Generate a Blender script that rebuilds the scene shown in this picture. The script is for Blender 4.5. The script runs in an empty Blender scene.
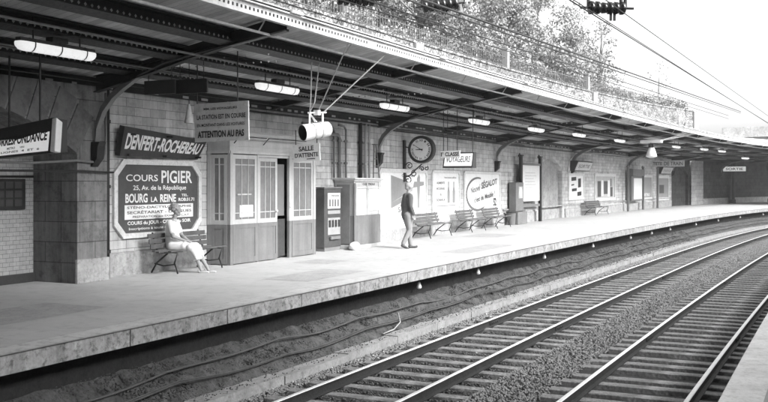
import bpy, math, random
import numpy as np
from mathutils import Vector, Matrix
random.seed(7); rng = np.random.default_rng(7)
R = math.radians
scene = bpy.context.scene
COL = scene.collection

# ------------------------------------------------------------------ camera
EYE = 1.777                      # eye above the platform, platform top is z = 0
RAIL = -1.091                    # top of rails
cam_d = bpy.data.cameras.new('camera'); cam = bpy.data.objects.new('camera', cam_d); COL.objects.link(cam)
cam.location = (0, 0, EYE); cam.rotation_euler = (R(90), 0, 0)
cam_d.sensor_width = 36; cam_d.lens = 44.53; cam_d.shift_y = -0.0242
cam_d.clip_start = 0.1; cam_d.clip_end = 3000
scene.camera = cam

# ------------------------------------------------------------------ light
SUN_EL, SUN_AZ = 34, 130         # azimuth: compass direction the light comes from (0 = +Y, clockwise)
world = bpy.data.worlds.new('World'); scene.world = world; world.use_nodes = True
wn = world.node_tree.nodes; wl = world.node_tree.links
sky = wn.new('ShaderNodeTexSky'); sky.sky_type = 'NISHITA'; sky.sun_disc = False
sky.sun_elevation = R(SUN_EL); sky.sun_rotation = R(SUN_AZ); sky.dust_density = 4; sky.air_density = 1.5
bw = wn.new('ShaderNodeRGBToBW')
bg = wn['Background']; bg.inputs['Strength'].default_value = 0.15
wl.new(sky.outputs[0], bw.inputs[0]); wl.new(bw.outputs[0], bg.inputs[0])
sun_d = bpy.data.lights.new('sun', 'SUN'); sun_d.energy = 2.0; sun_d.angle = R(26); sun_d.color = (1, 1, 1)
sun = bpy.data.objects.new('sun', sun_d); COL.objects.link(sun)
a = R(SUN_AZ); e = R(SUN_EL)
sdir = Vector((math.sin(a) * math.cos(e), math.cos(a) * math.cos(e), math.sin(e)))
sun.rotation_euler = sdir.to_track_quat('Z', 'Y').to_euler(); sun.location = (10, -20, 40)
scene.view_settings.view_transform = 'Standard'; scene.view_settings.look = 'None'
scene.view_settings.exposure = 1.8; scene.view_settings.gamma = 1

# ------------------------------------------------------------------ track coordinates
# s along the line, o sideways (0 = nearest-to-platform rail of the far track, negative towards the platform), h height
_S = np.linspace(-45, 125, 1701)
_H = 0.4465077 + 0.00200612 * _S - 0.0108092 * _S * _S / 2 * 1e-2 + 0.1121578 * _S ** 3 * 1e-5
_H = np.where(_S < -15, 0.4465077 + 0.00200612 * -15 - 0.0108092 * 112.5e-2 - 0.1121578 * 3375e-5, _H)
_H = np.where(_S > 100, _H[np.argmin(abs(_S - 100))], _H)
_ds = _S[1] - _S[0]
_X = np.cumsum(np.sin(_H)) * _ds; _Y = np.cumsum(np.cos(_H)) * _ds
_i0 = int(np.argmin(abs(_S))); _X = _X - _X[_i0] - 1.664123; _Y = _Y - _Y[_i0] + 12
def P(s, o, h=0.0):
    x = float(np.interp(s, _S, _X)); y = float(np.interp(s, _S, _Y)); a = float(np.interp(s, _S, _H))
    return Vector((x + o * math.cos(a), y - o * math.sin(a), h))
def heading(s): return float(np.interp(s, _S, _H))
def OW(s): return float(np.interp(s, [-40, 13, 29, 48, 75, 100], [-5.65, -5.65, -6.6, -7.2, -9.2, -10]))   # station wall face

# ------------------------------------------------------------------ materials
MATS = {}
def M(name, c=.4, rough=.8, var=.25, scale=2.0, bump=.15, bscale=40, coord='Object', brick=None, metal=0.0,
      streak=0.0, spots=0.0, planks=None, emit=0, voro=None, spec=.3, trans=0):
    if name in MATS: return MATS[name]
    m = bpy.data.materials.new(name); m.use_nodes = True; n = m.node_tree.nodes; l = m.node_tree.links
    b = n['Principled BSDF']; b.inputs['Roughness'].default_value = rough; b.inputs['Metallic'].default_value = metal
    b.inputs['Specular IOR Level'].default_value = spec
    tc = n.new('ShaderNodeTexCoord'); src = tc.outputs[coord]
    def noise(sc, det=5, vec=None, ro=.6):
        t = n.new('ShaderNodeTexNoise'); t.inputs['Scale'].default_value = sc; t.inputs['Detail'].default_value = det
        t.inputs['Roughness'].default_value = ro
        l.new(vec or src, t.inputs['Vector']); return t.outputs['Fac']
    def mp(v, a, b_, c_, d):
        t = n.new('ShaderNodeMapRange'); l.new(v, t.inputs[0])
        for i, q in zip((1, 2, 3, 4), (a, b_, c_, d)): t.inputs[i].default_value = q
        return t.outputs[0]
    def mul(a_, b_):
        t = n.new('ShaderNodeMath'); t.operation = 'MULTIPLY'
        for i, q in ((0, a_), (1, b_)):
            if isinstance(q, (int, float)): t.inputs[i].default_value = q
            else: l.new(q, t.inputs[i])
        return t.outputs[0]
    val = mp(noise(scale), .25, .75, c * (1 - var), c * (1 + var))
    val = mul(val, mp(noise(scale * 9, 4), .25, .75, 1 - var * .6, 1 + var * .6))
    height = noise(bscale, 6)
    if streak:
        mpn = n.new('ShaderNodeMapping'); l.new(src, mpn.inputs[0]); mpn.inputs['Scale'].default_value = (3, 3, .25) if coord == 'Object' else (2.5, .25, 1)
        val = mul(val, mp(noise(1.6, 6, mpn.outputs[0], .7), .35, .7, 1 - streak, 1 + streak * .3))
    if spots:
        val = mul(val, mp(noise(scale * 3.3, 8, None, .75), .5, .62, 1, 1 - spots))
    if brick:
        w, h_, mort = brick[:3]
        t = n.new('ShaderNodeTexBrick'); l.new(tc.outputs['UV'], t.inputs['Vector'])
        t.inputs['Scale'].default_value = 1; t.inputs['Brick Width'].default_value = w; t.inputs['Row Height'].default_value = h_
        t.inputs['Mortar Size'].default_value = brick[3] if len(brick) > 3 else .008; t.inputs['Mortar Smooth'].default_value = .3
        v1 = brick[4] if len(brick) > 4 else .12
        t.inputs['Color1'].default_value = (1 - v1,) * 3 + (1,); t.inputs['Color2'].default_value = (1 + v1,) * 3 + (1,)
        t.inputs['Mortar'].default_value = (mort,) * 3 + (1,)
        sp = n.new('ShaderNodeSeparateColor'); l.new(t.outputs['Color'], sp.inputs[0])
        val = mul(val, sp.outputs[0])
        ad = n.new('ShaderNodeMath'); ad.operation = 'MULTIPLY_ADD'; l.new(t.outputs['Fac'], ad.inputs[0]); ad.inputs[1].default_value = -1.2; l.new(height, ad.inputs[2])
        height = ad.outputs[0]
    if planks:      # planks = (width along u, dark groove)
        sx = n.new('ShaderNodeSeparateXYZ'); l.new(tc.outputs['UV'], sx.inputs[0])
        d = n.new('ShaderNodeMath'); d.operation = 'DIVIDE'; l.new(sx.outputs[0 if planks[1] > 0 else 1], d.inputs[0]); d.inputs[1].default_value = planks[0]
        fr = n.new('ShaderNodeMath'); fr.operation = 'FRACT'; l.new(d.outputs[0], fr.inputs[0])
        fl = n.new('ShaderNodeMath'); fl.operation = 'FLOOR'; l.new(d.outputs[0], fl.inputs[0])
        wn_ = n.new('ShaderNodeTexWhiteNoise'); wn_.noise_dimensions = '1D'; l.new(fl.outputs[0], wn_.inputs['W'])
        val = mul(val, mp(wn_.outputs['Value'], 0, 1, .8, 1.2))
        val = mul(val, mp(fr.outputs[0], 0, .1, .25, 1))
    if voro:        # rubble: voro = (cell scale, mortar darkness)
        tv = n.new('ShaderNodeTexVoronoi'); tv.feature = 'DISTANCE_TO_EDGE'; tv.inputs['Scale'].default_value = voro[0]; l.new(src, tv.inputs['Vector'])
        t2 = n.new('ShaderNodeTexVoronoi'); t2.inputs['Scale'].default_value = voro[0]; l.new(src, t2.inputs['Vector'])
        sp = n.new('ShaderNodeSeparateColor'); l.new(t2.outputs['Color'], sp.inputs[0])
        val = mul(val, mp(sp.outputs[0], 0, 1, .7, 1.25))
        val = mul(val, mp(tv.outputs[0], .0, .12, voro[1], 1))
        val = mul(val, mp(noise(voro[0] * 1.4, 5, None, .7), .57, .64, 1, .3))
        height = mp(tv.outputs[0], 0, .2, 0, 1)
    cb = n.new('ShaderNodeCombineColor')
    for i in range(3): l.new(val, cb.inputs[i])
    l.new(cb.outputs[0], b.inputs['Base Color'])
    if bump:
        bn = n.new('ShaderNodeBump'); bn.inputs['Strength'].default_value = min(1, bump * 2); bn.inputs['Distance'].default_value = .01 if not voro else .05
        l.new(height, bn.inputs['Height']); l.new(bn.outputs[0], b.inputs['Normal'])
    rr = mp(noise(scale * 5, 3), .3, .7, max(.02, rough - .1), min(1, rough + .1)); l.new(rr, b.inputs['Roughness'])
    if emit:
        b.inputs['Emission Color'].default_value = (1, 1, 1, 1); b.inputs['Emission Strength'].default_value = emit
    if trans: b.inputs['Transmission Weight'].default_value = trans
    MATS[name] = m; return m

m_asph = M('platform_asphalt', .40, .85, .07, .9, .2, 60, 'Object', (1.1, 1.1, .93, .006, .03), spots=.135)
m_asph2 = M('near_platform_asphalt', .32, .9, .15, .9, .2, 90)
m_lip = M('edge_concrete', .29, .85, .35, 3.0, .6, 25, 'Object', (2.03, 9, .25, .014, .12), spots=.6, streak=.3)
m_coping = M('coping_stone', .6, .8, .15, 3, .3, 40, spots=.2)
m_black = M('rough_black', .02, .9, .4, 3, .4, 20)  # rough near-black base colour
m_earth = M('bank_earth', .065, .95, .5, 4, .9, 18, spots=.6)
m_kerb = M('kerb_concrete', .26, .9, .25, 2.5, .4, 30, spots=.3)
m_ballast = M('ballast_ground', .045, .95, .5, 9, 1, 30, spots=.6)
m_stone_d = M('dark_ballast_stone', .085, .9, .5, 11, .3, 60)  # darker stones for the ballast between the sleepers
m_stone_l = M('ballast_stone', .2, .9, .5, 11, .3, 60)
m_sleeper = M('sleeper_wood', .25, .85, .55, 3, .6, 30, streak=.4, spots=.5)
m_rail = M('rail_rust', .028, .7, .3, 6, .3, 40, metal=.1)
m_railtop = M('rail_polish_painted_sky', .8, .4, .1, 6, .02, 40, metal=.3)  # polished tops; the reflected sky is put into the pale colour
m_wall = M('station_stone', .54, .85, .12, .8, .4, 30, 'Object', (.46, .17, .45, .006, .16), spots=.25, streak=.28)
m_wallfar = M('dark_wall_stone', .055, .9, .35, .5, .4, 30, 'Object', (.7, .3, .5, .012, .2), spots=.4)  # much darker stone colour for the far stretch and opposite wall
m_pier = M('pier_stone', .22, .85, .25, 1.1, .4, 30, 'Object', (.75, .36, .4, .008, .12), spots=.35, streak=.4)
m_vouss = M('voussoir_stone', .14, .85, .25, 1.1, .4, 30, spots=.3)
m_tile = M('white_tile', .42, .25, .06, 1.5, .1, 12, 'Object', (.15, .075, .35, .004, .03), spec=.5)
m_plinth = M('plinth_render', .36, .9, .25, 2, .4, 25, spots=.35, streak=.2)
m_skirt = M('skirting_paint', .05, .6, .2, 3)
m_deck = M('roof_boards', .46, .85, .3, .5, .3, 30, planks=(.16, 1))
m_glazed = M('roof_panel', .42, .6, .15, .8, .1, 30, planks=(.4, 1))
m_iron = M('dark_iron', .018, .55, .3, 4, .2, 40, spec=.4)
m_irong = M('grey_iron', .16, .55, .2, 4, .1, 40, spec=.4)
m_rivet = M('rivet_paint', .75, .4, .1, 4, .0, 40, spec=.5)
m_fascia = M('fascia_paint', .62, .6, .12, 2, .1, 40, spots=.15, streak=.2)
m_zinc = M('zinc', .4, .5, .15, 1, .1, 20, metal=.3)
m_white = M('white_enamel', .72, .4, .06, 3, .02, 40, spots=.08, spec=.5)
m_offw = M('poster_paper', .75, .75, .05, 3, .05, 40, spots=.08)
m_frame = M('poster_frame_tiles', .6, .5, .15, 5, .2, 25, spots=.25)
m_pgrey = M('poster_grey', .075, .75, .1, 3, .05, 40)
m_pmid = M('poster_mid_grey', .28, .75, .12, 3, .05, 40)
m_ink = M('ink', .03, .6, .05, 3, 0)
m_inkg = M('faded_ink', .14, .7, .1, 3, 0)
m_darkp = M('dark_sign_enamel', .03, .45, .2, 3, .02, 40, spec=.4)
m_signg = M('sign_grey', .48, .5, .1, 2, .05, 40, spots=.2)
m_up = M('cream_paint', .42, .6, .1, 2, .08, 30, streak=.15)
m_low = M('brown_paint', .17, .6, .12, 2, .08, 30, streak=.25)
m_pane = M('curtained_glass', .17, .15, .25, 1.2, .02, 10, spec=.6)
m_dark = M('dark_interior', .02, .9, .2, 2, .1)  # shade inside doorway and barrel is put into this near-black colour
m_wood = M('bench_wood', .1, .7, .3, 4, .3, 30, streak=.3)
m_woodl = M('pale_bench_wood', .14, .7, .25, 4, .3, 30, streak=.3)
m_mach = M('machine_metal', .09, .45, .2, 4, .05, 30, metal=.3)
m_skin = M('skin', .27, .6, .05, 8, .05, 60)
m_dress = M('dress_cotton', .62, .85, .05, 14, .15, 90)
m_hair = M('grey_hair', .3, .8, .35, 25, .6, 60)
m_shoe = M('shoe_leather', .45, .6, .1, 8)
m_coat = M('jacket_cloth', .09, .9, .1, 10, .1, 90)
m_trou = M('trouser_cloth', .22, .9, .1, 10, .1, 90)
m_bshoe = M('dark_shoe', .05, .5, .1, 8)
m_rubble = M('rubble_stone', .26, .9, .35, .6, 1, 10, voro=(4.5, .5), spots=.75)
m_pilas = M('dressed_stone', .22, .85, .15, 2, .2, 30)
m_fence = M('fence_paint', .1, .6, .2, 3)
m_plateau = M('upper_soil', .2, .95, .3, 1, .5, 10)
m_bark = M('bark', .2, .9, .3, 6, .8, 20)
m_leaf = [M('leaf_%s' % k, v, .7, .3, .8, 0) for k, v in (('dark', .13), ('mid', .21), ('pale', .3))]
m_wire = M('wire_copper', .03, .5, .1, 3, 0)
m_insul = M('insulator_glaze', .012, .25, .1, 3, 0, spec=.6)
m_conc = M('bridge_concrete', .6, .85, .2, 1, .3, 20, streak=.2, spots=.2)
m_tube = M('lit_tube', .6, .3, 0, 3, 0, emit=.19)
m_lit = M('lit_face', .8, .4, .04, 3, 0, emit=.12)
m_cable = M('cable_rubber', .07, .7, .3, 5)

# ------------------------------------------------------------------ mesh helpers
class MB:
    def __init__(self): self.v = []; self.f = []; self.uv = []; self.mi = []; self.cur = 0
    def add(self, vs, fs, uvs=None):
        b = len(self.v); self.v += [Vector(q) for q in vs]
        for k, f in enumerate(fs):
            self.f.append([b + i for i in f]); self.mi.append(self.cur)
            self.uv.append(uvs[k] if uvs else None)
        return self
    def box(self, x0, x1, y0, y1, z0, z1, mat=None):
        vs = [(x, y, z) for x in (x0, x1) for y in (y0, y1) for z in (z0, z1)]
        if mat is not None: vs = [mat @ Vector(q) for q in vs]
        return self.add(vs, [(0, 1, 3, 2), (4, 6, 7, 5), (0, 4, 5, 1), (2, 3, 7, 6), (0, 2, 6, 4), (1, 5, 7, 3)])
    def tube(self, pts, r, n=8, cap=True, r1=None):
        pts = [Vector(q) for q in pts]; rings = []; N = len(pts); up = Vector((0, 0, 1))
        for i, q in enumerate(pts):
            d = (pts[min(i + 1, N - 1)] - pts[max(i - 1, 0)]).normalized()
            a = d.cross(up)
            if a.length < .05: a = d.cross(Vector((1, 0, 0)))
            a.normalize(); b_ = d.cross(a)
            rr = r if not isinstance(r, (list, tuple)) else r[i]
            rings.append([q + (a * math.cos(t) + b_ * math.sin(t)) * rr for t in [2 * math.pi * k / n for k in range(n)]])
        vs = [v for ring in rings for v in ring]; fs = []
        for i in range(N - 1):
            for k in range(n):
                k2 = (k + 1) % n; fs.append((i * n + k, i * n + k2, (i + 1) * n + k2, (i + 1) * n + k))
        if cap: fs.append(tuple(range(n))[::-1]); fs.append(tuple((N - 1) * n + k for k in range(n)))
        return self.add(vs, fs)
    def lathe(self, prof, axis=None, n=20, origin=(0, 0, 0)):     # prof = [(r, t)], axis = unit vector
        axis = Vector(axis or (0, 0, 1)).normalized(); a = axis.orthogonal().normalized(); b_ = axis.cross(a); o = Vector(origin)
        vs = []
        for r, t in prof:
            for k in range(n):
                w = 2 * math.pi * k / n; vs.append(o + axis * t + (a * math.cos(w) + b_ * math.sin(w)) * max(r, 1e-4))
        fs = []
        for i in range(len(prof) - 1):
            for k in range(n):
                k2 = (k + 1) % n; fs.append((i * n + k, i * n + k2, (i + 1) * n + k2, (i + 1) * n + k))
        return self.add(vs, fs)
    def ball(self, c, r, n=10, sc=(1, 1, 1)):
        prof = [(math.sin(math.pi * i / n), -math.cos(math.pi * i / n)) for i in range(n + 1)]
        b = len(self.v); self.lathe(prof, None, n + 2)
        for i in range(b, len(self.v)):
            q = self.v[i]; self.v[i] = Vector((q.x * r * sc[0], q.y * r * sc[1], q.z * r * sc[2])) + Vector(c)
        return self
    def prism(self, poly, f0, f1):       # poly 2D list, f0/f1 map (a,b)->3D front / back
        n = len(poly); vs = [f0(*q) for q in poly] + [f1(*q) for q in poly]
        fs = [tuple(range(n)), tuple(range(2 * n - 1, n - 1, -1))] + [(i, i + n, (i + 1) % n + n, (i + 1) % n) for i in range(n)]
        return self.add(vs, fs)
    def build(self, name, mat, parent=None, world=False, smooth=False, bevel=0):
        if getattr(self, 'lines', None):
            for v_, f_ in self.lines:
                q = MB(); q.add(v_, f_); q.build(name, mat, parent, world)
            if not self.f: return None
        me = bpy.data.meshes.new(name)
        vs = self.v
        if parent is not None and world:
            inv = parent.matrix_basis.inverted(); q = parent.parent
            if q is not None: inv = inv @ q.matrix_basis.inverted()
            vs = [inv @ v for v in vs]
        me.from_pydata([tuple(v) for v in vs], [], self.f)
        mats = mat if isinstance(mat, (list, tuple)) else [mat]
        for mm in mats: me.materials.append(mm)
        if len(mats) > 1: me.polygons.foreach_set('material_index', self.mi)
        if any(u is not None for u in self.uv):
            ul = me.uv_layers.new(name='UVMap'); k = 0
            for i, p_ in enumerate(me.polygons):
                for j in range(p_.loop_total):
                    if self.uv[i] is not None: ul.data[p_.loop_start + j].uv = self.uv[i][j]
        if smooth: me.polygons.foreach_set('use_smooth', [True] * len(me.polygons))
        me.update()
        o = bpy.data.objects.new(name, me); COL.objects.link(o)
        if parent is not None: o.parent = parent
        if bevel:
            bv = o.modifiers.new('bevel', 'BEVEL'); bv.width = bevel; bv.segments = 2; bv.limit_method = 'ANGLE'
        return o
    def sweep(self, prof, s0, s1, step=1.0, closed=False, vo=0, wall=False):
        """profile of (o,h) swept along the line; u = s, v = running length.  wall=True: o relative to the station wall"""
        n = max(2, int(math.ceil((s1 - s0) / step)) + 1); ss = [s0 + (s1 - s0) * i / (n - 1) for i in range(n)]
        pr = list(prof) + ([prof[0]] if closed else [])
        vl = [vo]
        for i in range(1, len(pr)): vl.append(vl[-1] + math.hypot(pr[i][0] - pr[i - 1][0], pr[i][1] - pr[i - 1][1]))
        m = len(pr); vs = []; fs = []; uv = []
        for s in ss:
            for o, h in pr: vs.append(P(s, (OW(s) if wall else 0) + o, h))
        for i in range(n - 1):
            for j in range(m - 1):
                fs.append((i * m + j, (i + 1) * m + j, (i + 1) * m + j + 1, i * m + j + 1))
                uv.append(((ss[i], vl[j]), (ss[i + 1], vl[j]), (ss[i + 1], vl[j + 1]), (ss[i], vl[j + 1])))
        if closed and m > 3:
            fs.append(tuple(range(m - 1))); uv.append([(q[0], q[1]) for q in pr[:-1]])
            fs.append(tuple((n - 1) * m + j for j in range(m - 2, -1, -1))); uv.append([(q[0], q[1]) for q in pr[:-1]][::-1])
        return self.add(vs, fs, uv)
def rect(o0, o1, h0, h1): return [(o0, h0), (o0, h1), (o1, h1), (o1, h0)]

def tag(o, label=None, cat=None, group=None, kind=None):
    if label: o['label'] = label
    if cat: o['category'] = cat
    if group: o['group'] = group
    if kind: o['kind'] = kind
    return o
def struct(o): o['kind'] = 'structure'; return o
def wturn(s): return -math.atan(OW(s + .5) - OW(s - .5))
def thing(name, label, cat, s, o, h=0.0, group=None, turn=0.0):
    """Empty in track coordinates: local x = along the line, y = towards the station wall, z = up"""
    e_ = bpy.data.objects.new(name, None); COL.objects.link(e_); e_.empty_display_size = .2
    if abs(o - OW(s)) < 1.2: turn += wturn(s)
    e_.location = P(s, o, h); e_.rotation_euler = (0, 0, math.pi / 2 - heading(s) + turn)
    e_.matrix_basis = Matrix.Translation(e_.location) @ Matrix.Rotation(math.pi / 2 - heading(s) + turn, 4, 'Z')
    return tag(e_, label, cat, group)
def copy_tree(o, parent=None):
    c = o.copy(); COL.objects.link(c); c.parent = parent
    for ch in list(o.children): copy_tree(ch, c)
    return c
def place(e_, s, o, h=0.0, turn=0.0):
    e_.matrix_basis = Matrix.Translation(P(s, o, h)) @ Matrix.Rotation(math.pi / 2 - heading(s) + turn, 4, 'Z')

# ---- lettering
def glyphs(text, bold=.02, ext=.0):
    cu = bpy.data.curves.new('t', 'FONT'); cu.body = text; cu.offset = bold; cu.size = 1; cu.resolution_u = 3
    ob = bpy.data.objects.new('t', cu); COL.objects.link(ob)
    bpy.context.view_layer.update()
    me = bpy.data.meshes.new_from_object(ob.evaluated_get(bpy.context.evaluated_depsgraph_get()))
    vs = [tuple(v.co) for v in me.vertices]; fs = [tuple(p_.vertices) for p_ in me.polygons]
    bpy.data.objects.remove(ob); bpy.data.curves.remove(cu); bpy.data.meshes.remove(me)
    return vs, fs
def letter(mb, text, bl, br, tr, tl, lift=.004, bold=.02, slant=0):
    """fit the words exactly into the quad bl-br-tr-tl (3D), floating a hair in front of it"""
    vs, fs = glyphs(text, bold)
    if not vs: return
    bl, br, tr, tl = map(Vector, (bl, br, tr, tl)); nrm = (br - bl).cross(tl - bl).normalized()
    x0 = min(v[0] for v in vs); x1 = max(v[0] for v in vs); y0 = min(v[1] for v in vs); y1 = max(v[1] for v in vs)
    out = []
    for x, y, z in vs:
        v_ = (y - y0) / (y1 - y0); u = (x - x0) / (x1 - x0) + slant * (v_ - .5)
        out.append(bl * (1 - u) * (1 - v_) + br * u * (1 - v_) + tr * u * v_ + tl * (1 - u) * v_ + nrm * lift)
    if not hasattr(mb, 'lines'): mb.lines = []
    mb.lines.append((out, fs))
def wl(mb, text, x0, x1, z0, z1, y, **k):      # words on a board that faces the tracks (local -y)
    letter(mb, text, (x0, y, z0), (x1, y, z0), (x1, y, z1), (x0, y, z1), **k)

# ================================================================== SETTING
S0, S1 = -42, 122
mb = MB(); mb.add([(-900, -900, -1.42), (900, -900, -1.42), (900, 900, -1.42), (-900, 900, -1.42)], [(0, 1, 2, 3)])
struct(mb.build('ground', m_ballast))
mb = MB(); mb.sweep([(-.83, RAIL - .215), (7, RAIL - .215)], S0, S1, 1.0)
struct(mb.build('track_bed', m_ballast))
mb = MB(); mb.sweep([(-14.0, 0), (-1.4, 0), (-1.09, -.004)], S0, S1, 1.0)
struct(mb.build('platform', m_asph))
mb = MB(); mb.sweep([(-1.46, .004), (-1.10, .002)], -14, 100, .5)
m_patch = M('asphalt_patch', .33, .9, .15, 3, .3, 70, spots=.2)
for sa, sb, oa, ob in ((-1.5, .4, -3.9, -2.7), (4.6, 6.9, -2.9, -1.9), (7.9, 9.0, -4.3, -3.4), (12.2, 15.8, -2.6, -1.8), (19, 21, -4.8, -3.5), (-4, -2.2, -3.0, -1.9)):
    q = MB(); q.sweep([(oa, .003), (ob, .003)], sa, sb, .6); struct(q.build('asphalt_patch', m_patch))
struct(mb.build('platform_edging', M('edging_stone', .48, .8, .12, 2, .3, 50, 'Object', (1.2, 5, .6, .012, .1), spots=.3)))
mb = MB(); mb.sweep([(-1.094, -.006), (-1.088, -.02), (-1.088, -.215), (-1.7, -.215)], S0, S1, .5)
struct(mb.build('platform_edge', m_lip))
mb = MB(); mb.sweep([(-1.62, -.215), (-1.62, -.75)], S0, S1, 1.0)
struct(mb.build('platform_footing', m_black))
# earth bank, rough
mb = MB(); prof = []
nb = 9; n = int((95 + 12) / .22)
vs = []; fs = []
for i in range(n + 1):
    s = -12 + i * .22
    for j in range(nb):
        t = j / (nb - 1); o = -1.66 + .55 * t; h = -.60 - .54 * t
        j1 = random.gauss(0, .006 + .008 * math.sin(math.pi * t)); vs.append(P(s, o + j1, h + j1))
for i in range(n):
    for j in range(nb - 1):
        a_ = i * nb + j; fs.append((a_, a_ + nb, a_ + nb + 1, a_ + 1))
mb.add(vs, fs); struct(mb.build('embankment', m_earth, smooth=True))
mb = MB()
s = -10.0
while s < 95:
    L = 1.9 + random.random() * .2; dz = random.gauss(0, .008); do = random.gauss(0, .008)
    mb.sweep(rect(-1.16 + do, -.84 + do, RAIL - .2, RAIL - .035 + dz), s, s + L - .02, 1.0, closed=True); s += L
struct(mb.build('drain_kerb', m_kerb))
NE = 5.79
mb = MB(); mb.sweep([(NE + .34, 0), (16, 0)], S0, S1, 1.0)
struct(mb.build('opposite_platform', m_asph2))
mb = MB(); mb.sweep([(NE + .10, -1.4), (NE + .10, -.15), (NE, -.15), (NE, -.01), (NE + .01, .004), (NE + .34, .004)], S0, S1, .7)
struct(mb.build('opposite_platform_edge', m_coping))
mb = MB(); mb.sweep([(-9.8, 7.4), (-90, 7.4)], S0, 69.6, 3.0); mb.sweep([(-9.8, 5.6), (-90, 5.6)], 70.5, S1, 3.0)
struct(mb.build('upper_ground', m_plateau))

# ballast stones (uncountable)
def stones(name, regions, mat):
    base = np.array([(1, 0, 0), (-1, 0, 0), (0, 1, 0), (0, -1, 0), (0, 0, 1), (0, 0, -1)], float)
    F = np.array([(0, 2, 4), (2, 1, 4), (1, 3, 4), (3, 0, 4), (2, 0, 5), (1, 2, 5), (3, 1, 5), (0, 3, 5)])
    V = []
    for (n, sa, sb, oa, ob, h, r0, r1) in regions:
        s = sa + (sb - sa) * rng.random(n) ** 1.5; o = oa + (ob - oa) * rng.random(n)
        x = np.interp(s, _S, _X); y = np.interp(s, _S, _Y); a = np.interp(s, _S, _H)
        hh = h(o) if callable(h) else np.full(n, h)
        c = np.stack([x + o * np.cos(a), y - o * np.sin(a), hh + rng.random(n) * .012], 1)
        r = (r0 + (r1 - r0) * rng.random((n, 1, 1))) * (1 + np.clip(s - 15, 0, 60) / 50)[:, None, None]
        q = base[None] * r * (.6 + .8 * rng.random((n, 6, 1))); q = q + (rng.random((n, 6, 3)) - .5) * r * .5
        w = rng.random(n) * 6.28; cw, sw = np.cos(w), np.sin(w)
        q = np.stack([q[..., 0] * cw[:, None] - q[..., 1] * sw[:, None], q[..., 0] * sw[:, None] + q[..., 1] * cw[:, None], q[..., 2] * .75], -1)
        V.append(q + c[:, None, :])
    V = np.concatenate(V); n = len(V)
    FF = (F[None] + (np.arange(n) * 6)[:, None, None]).reshape(-1)
    me = bpy.data.meshes.new(name); me.vertices.add(n * 6); me.vertices.foreach_set('co', V.reshape(-1))
    me.loops.add(n * 24); me.loops.foreach_set('vertex_index', FF)
    me.polygons.add(n * 8); me.polygons.foreach_set('loop_start', np.arange(n * 8) * 3)
    me.update(calc_edges=True); me.validate(); me.materials.append(mat)
    o = bpy.data.objects.new(name, me); COL.objects.link(o); o['kind'] = 'stuff'
    return o
TB = RAIL - .205
tag(stones('ballast', [(10000, -3, 60, -.82, -.55, TB + .03, .012, .03), (26000, -3, 62, 1.95, 2.9, TB + .04, .012, .028),
    (2500, 30, 75, -.8, 5.6, TB, .02, .035)], m_stone_l), 'grey crushed stone ballast between the two tracks', 'ballast')
tag(stones('dark_ballast', [(30000, -3, 34, -.55, 2.05, TB + .02, .012, .026), (24000, -3, 34, 2.8, 5.7, TB - .03, .012, .028)], m_stone_d), 'dark ballast lying between the sleepers', 'ballast')
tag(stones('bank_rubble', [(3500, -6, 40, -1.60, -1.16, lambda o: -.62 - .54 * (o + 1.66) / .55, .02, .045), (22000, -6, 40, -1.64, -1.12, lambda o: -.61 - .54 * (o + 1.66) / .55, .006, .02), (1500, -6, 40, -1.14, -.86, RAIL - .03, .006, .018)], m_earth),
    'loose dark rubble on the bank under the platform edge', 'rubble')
mlit = M('litter_paper', .45, .8, .1, 3, 0)
tag(stones('litter', [(60, -2, 30, -.85, -.4, RAIL - .15, .012, .03), (14, -2, 30, -.3, 1.6, RAIL - .15, .012, .03), (6, -2, 30, 3.4, 4.8, RAIL - .15, .012, .03)], mlit),
    'pale scraps of paper and chips lying in the ballast', 'litter')

shade_block = thing('unseen_shade_block', 'unseen block added over the camera end to shade the near platform', 'light blocker', -12, 0, 7.5)  # unseen block added above the line to shade the near left platform
m_ = MB(); m_.sweep(rect(-1.2, 12.5, 7.5, 7.9), -40, .6, 1.5, closed=True); m_.build('block_base', m_conc, shade_block, world=True)
m_ = MB(); m_.sweep(rect(-1.2, 12.5, 7.9, 11.0), -40, .4, 1.5, closed=True); m_.build('wall', m_wall, shade_block, world=True)  # upper part of the added shading block
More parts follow.
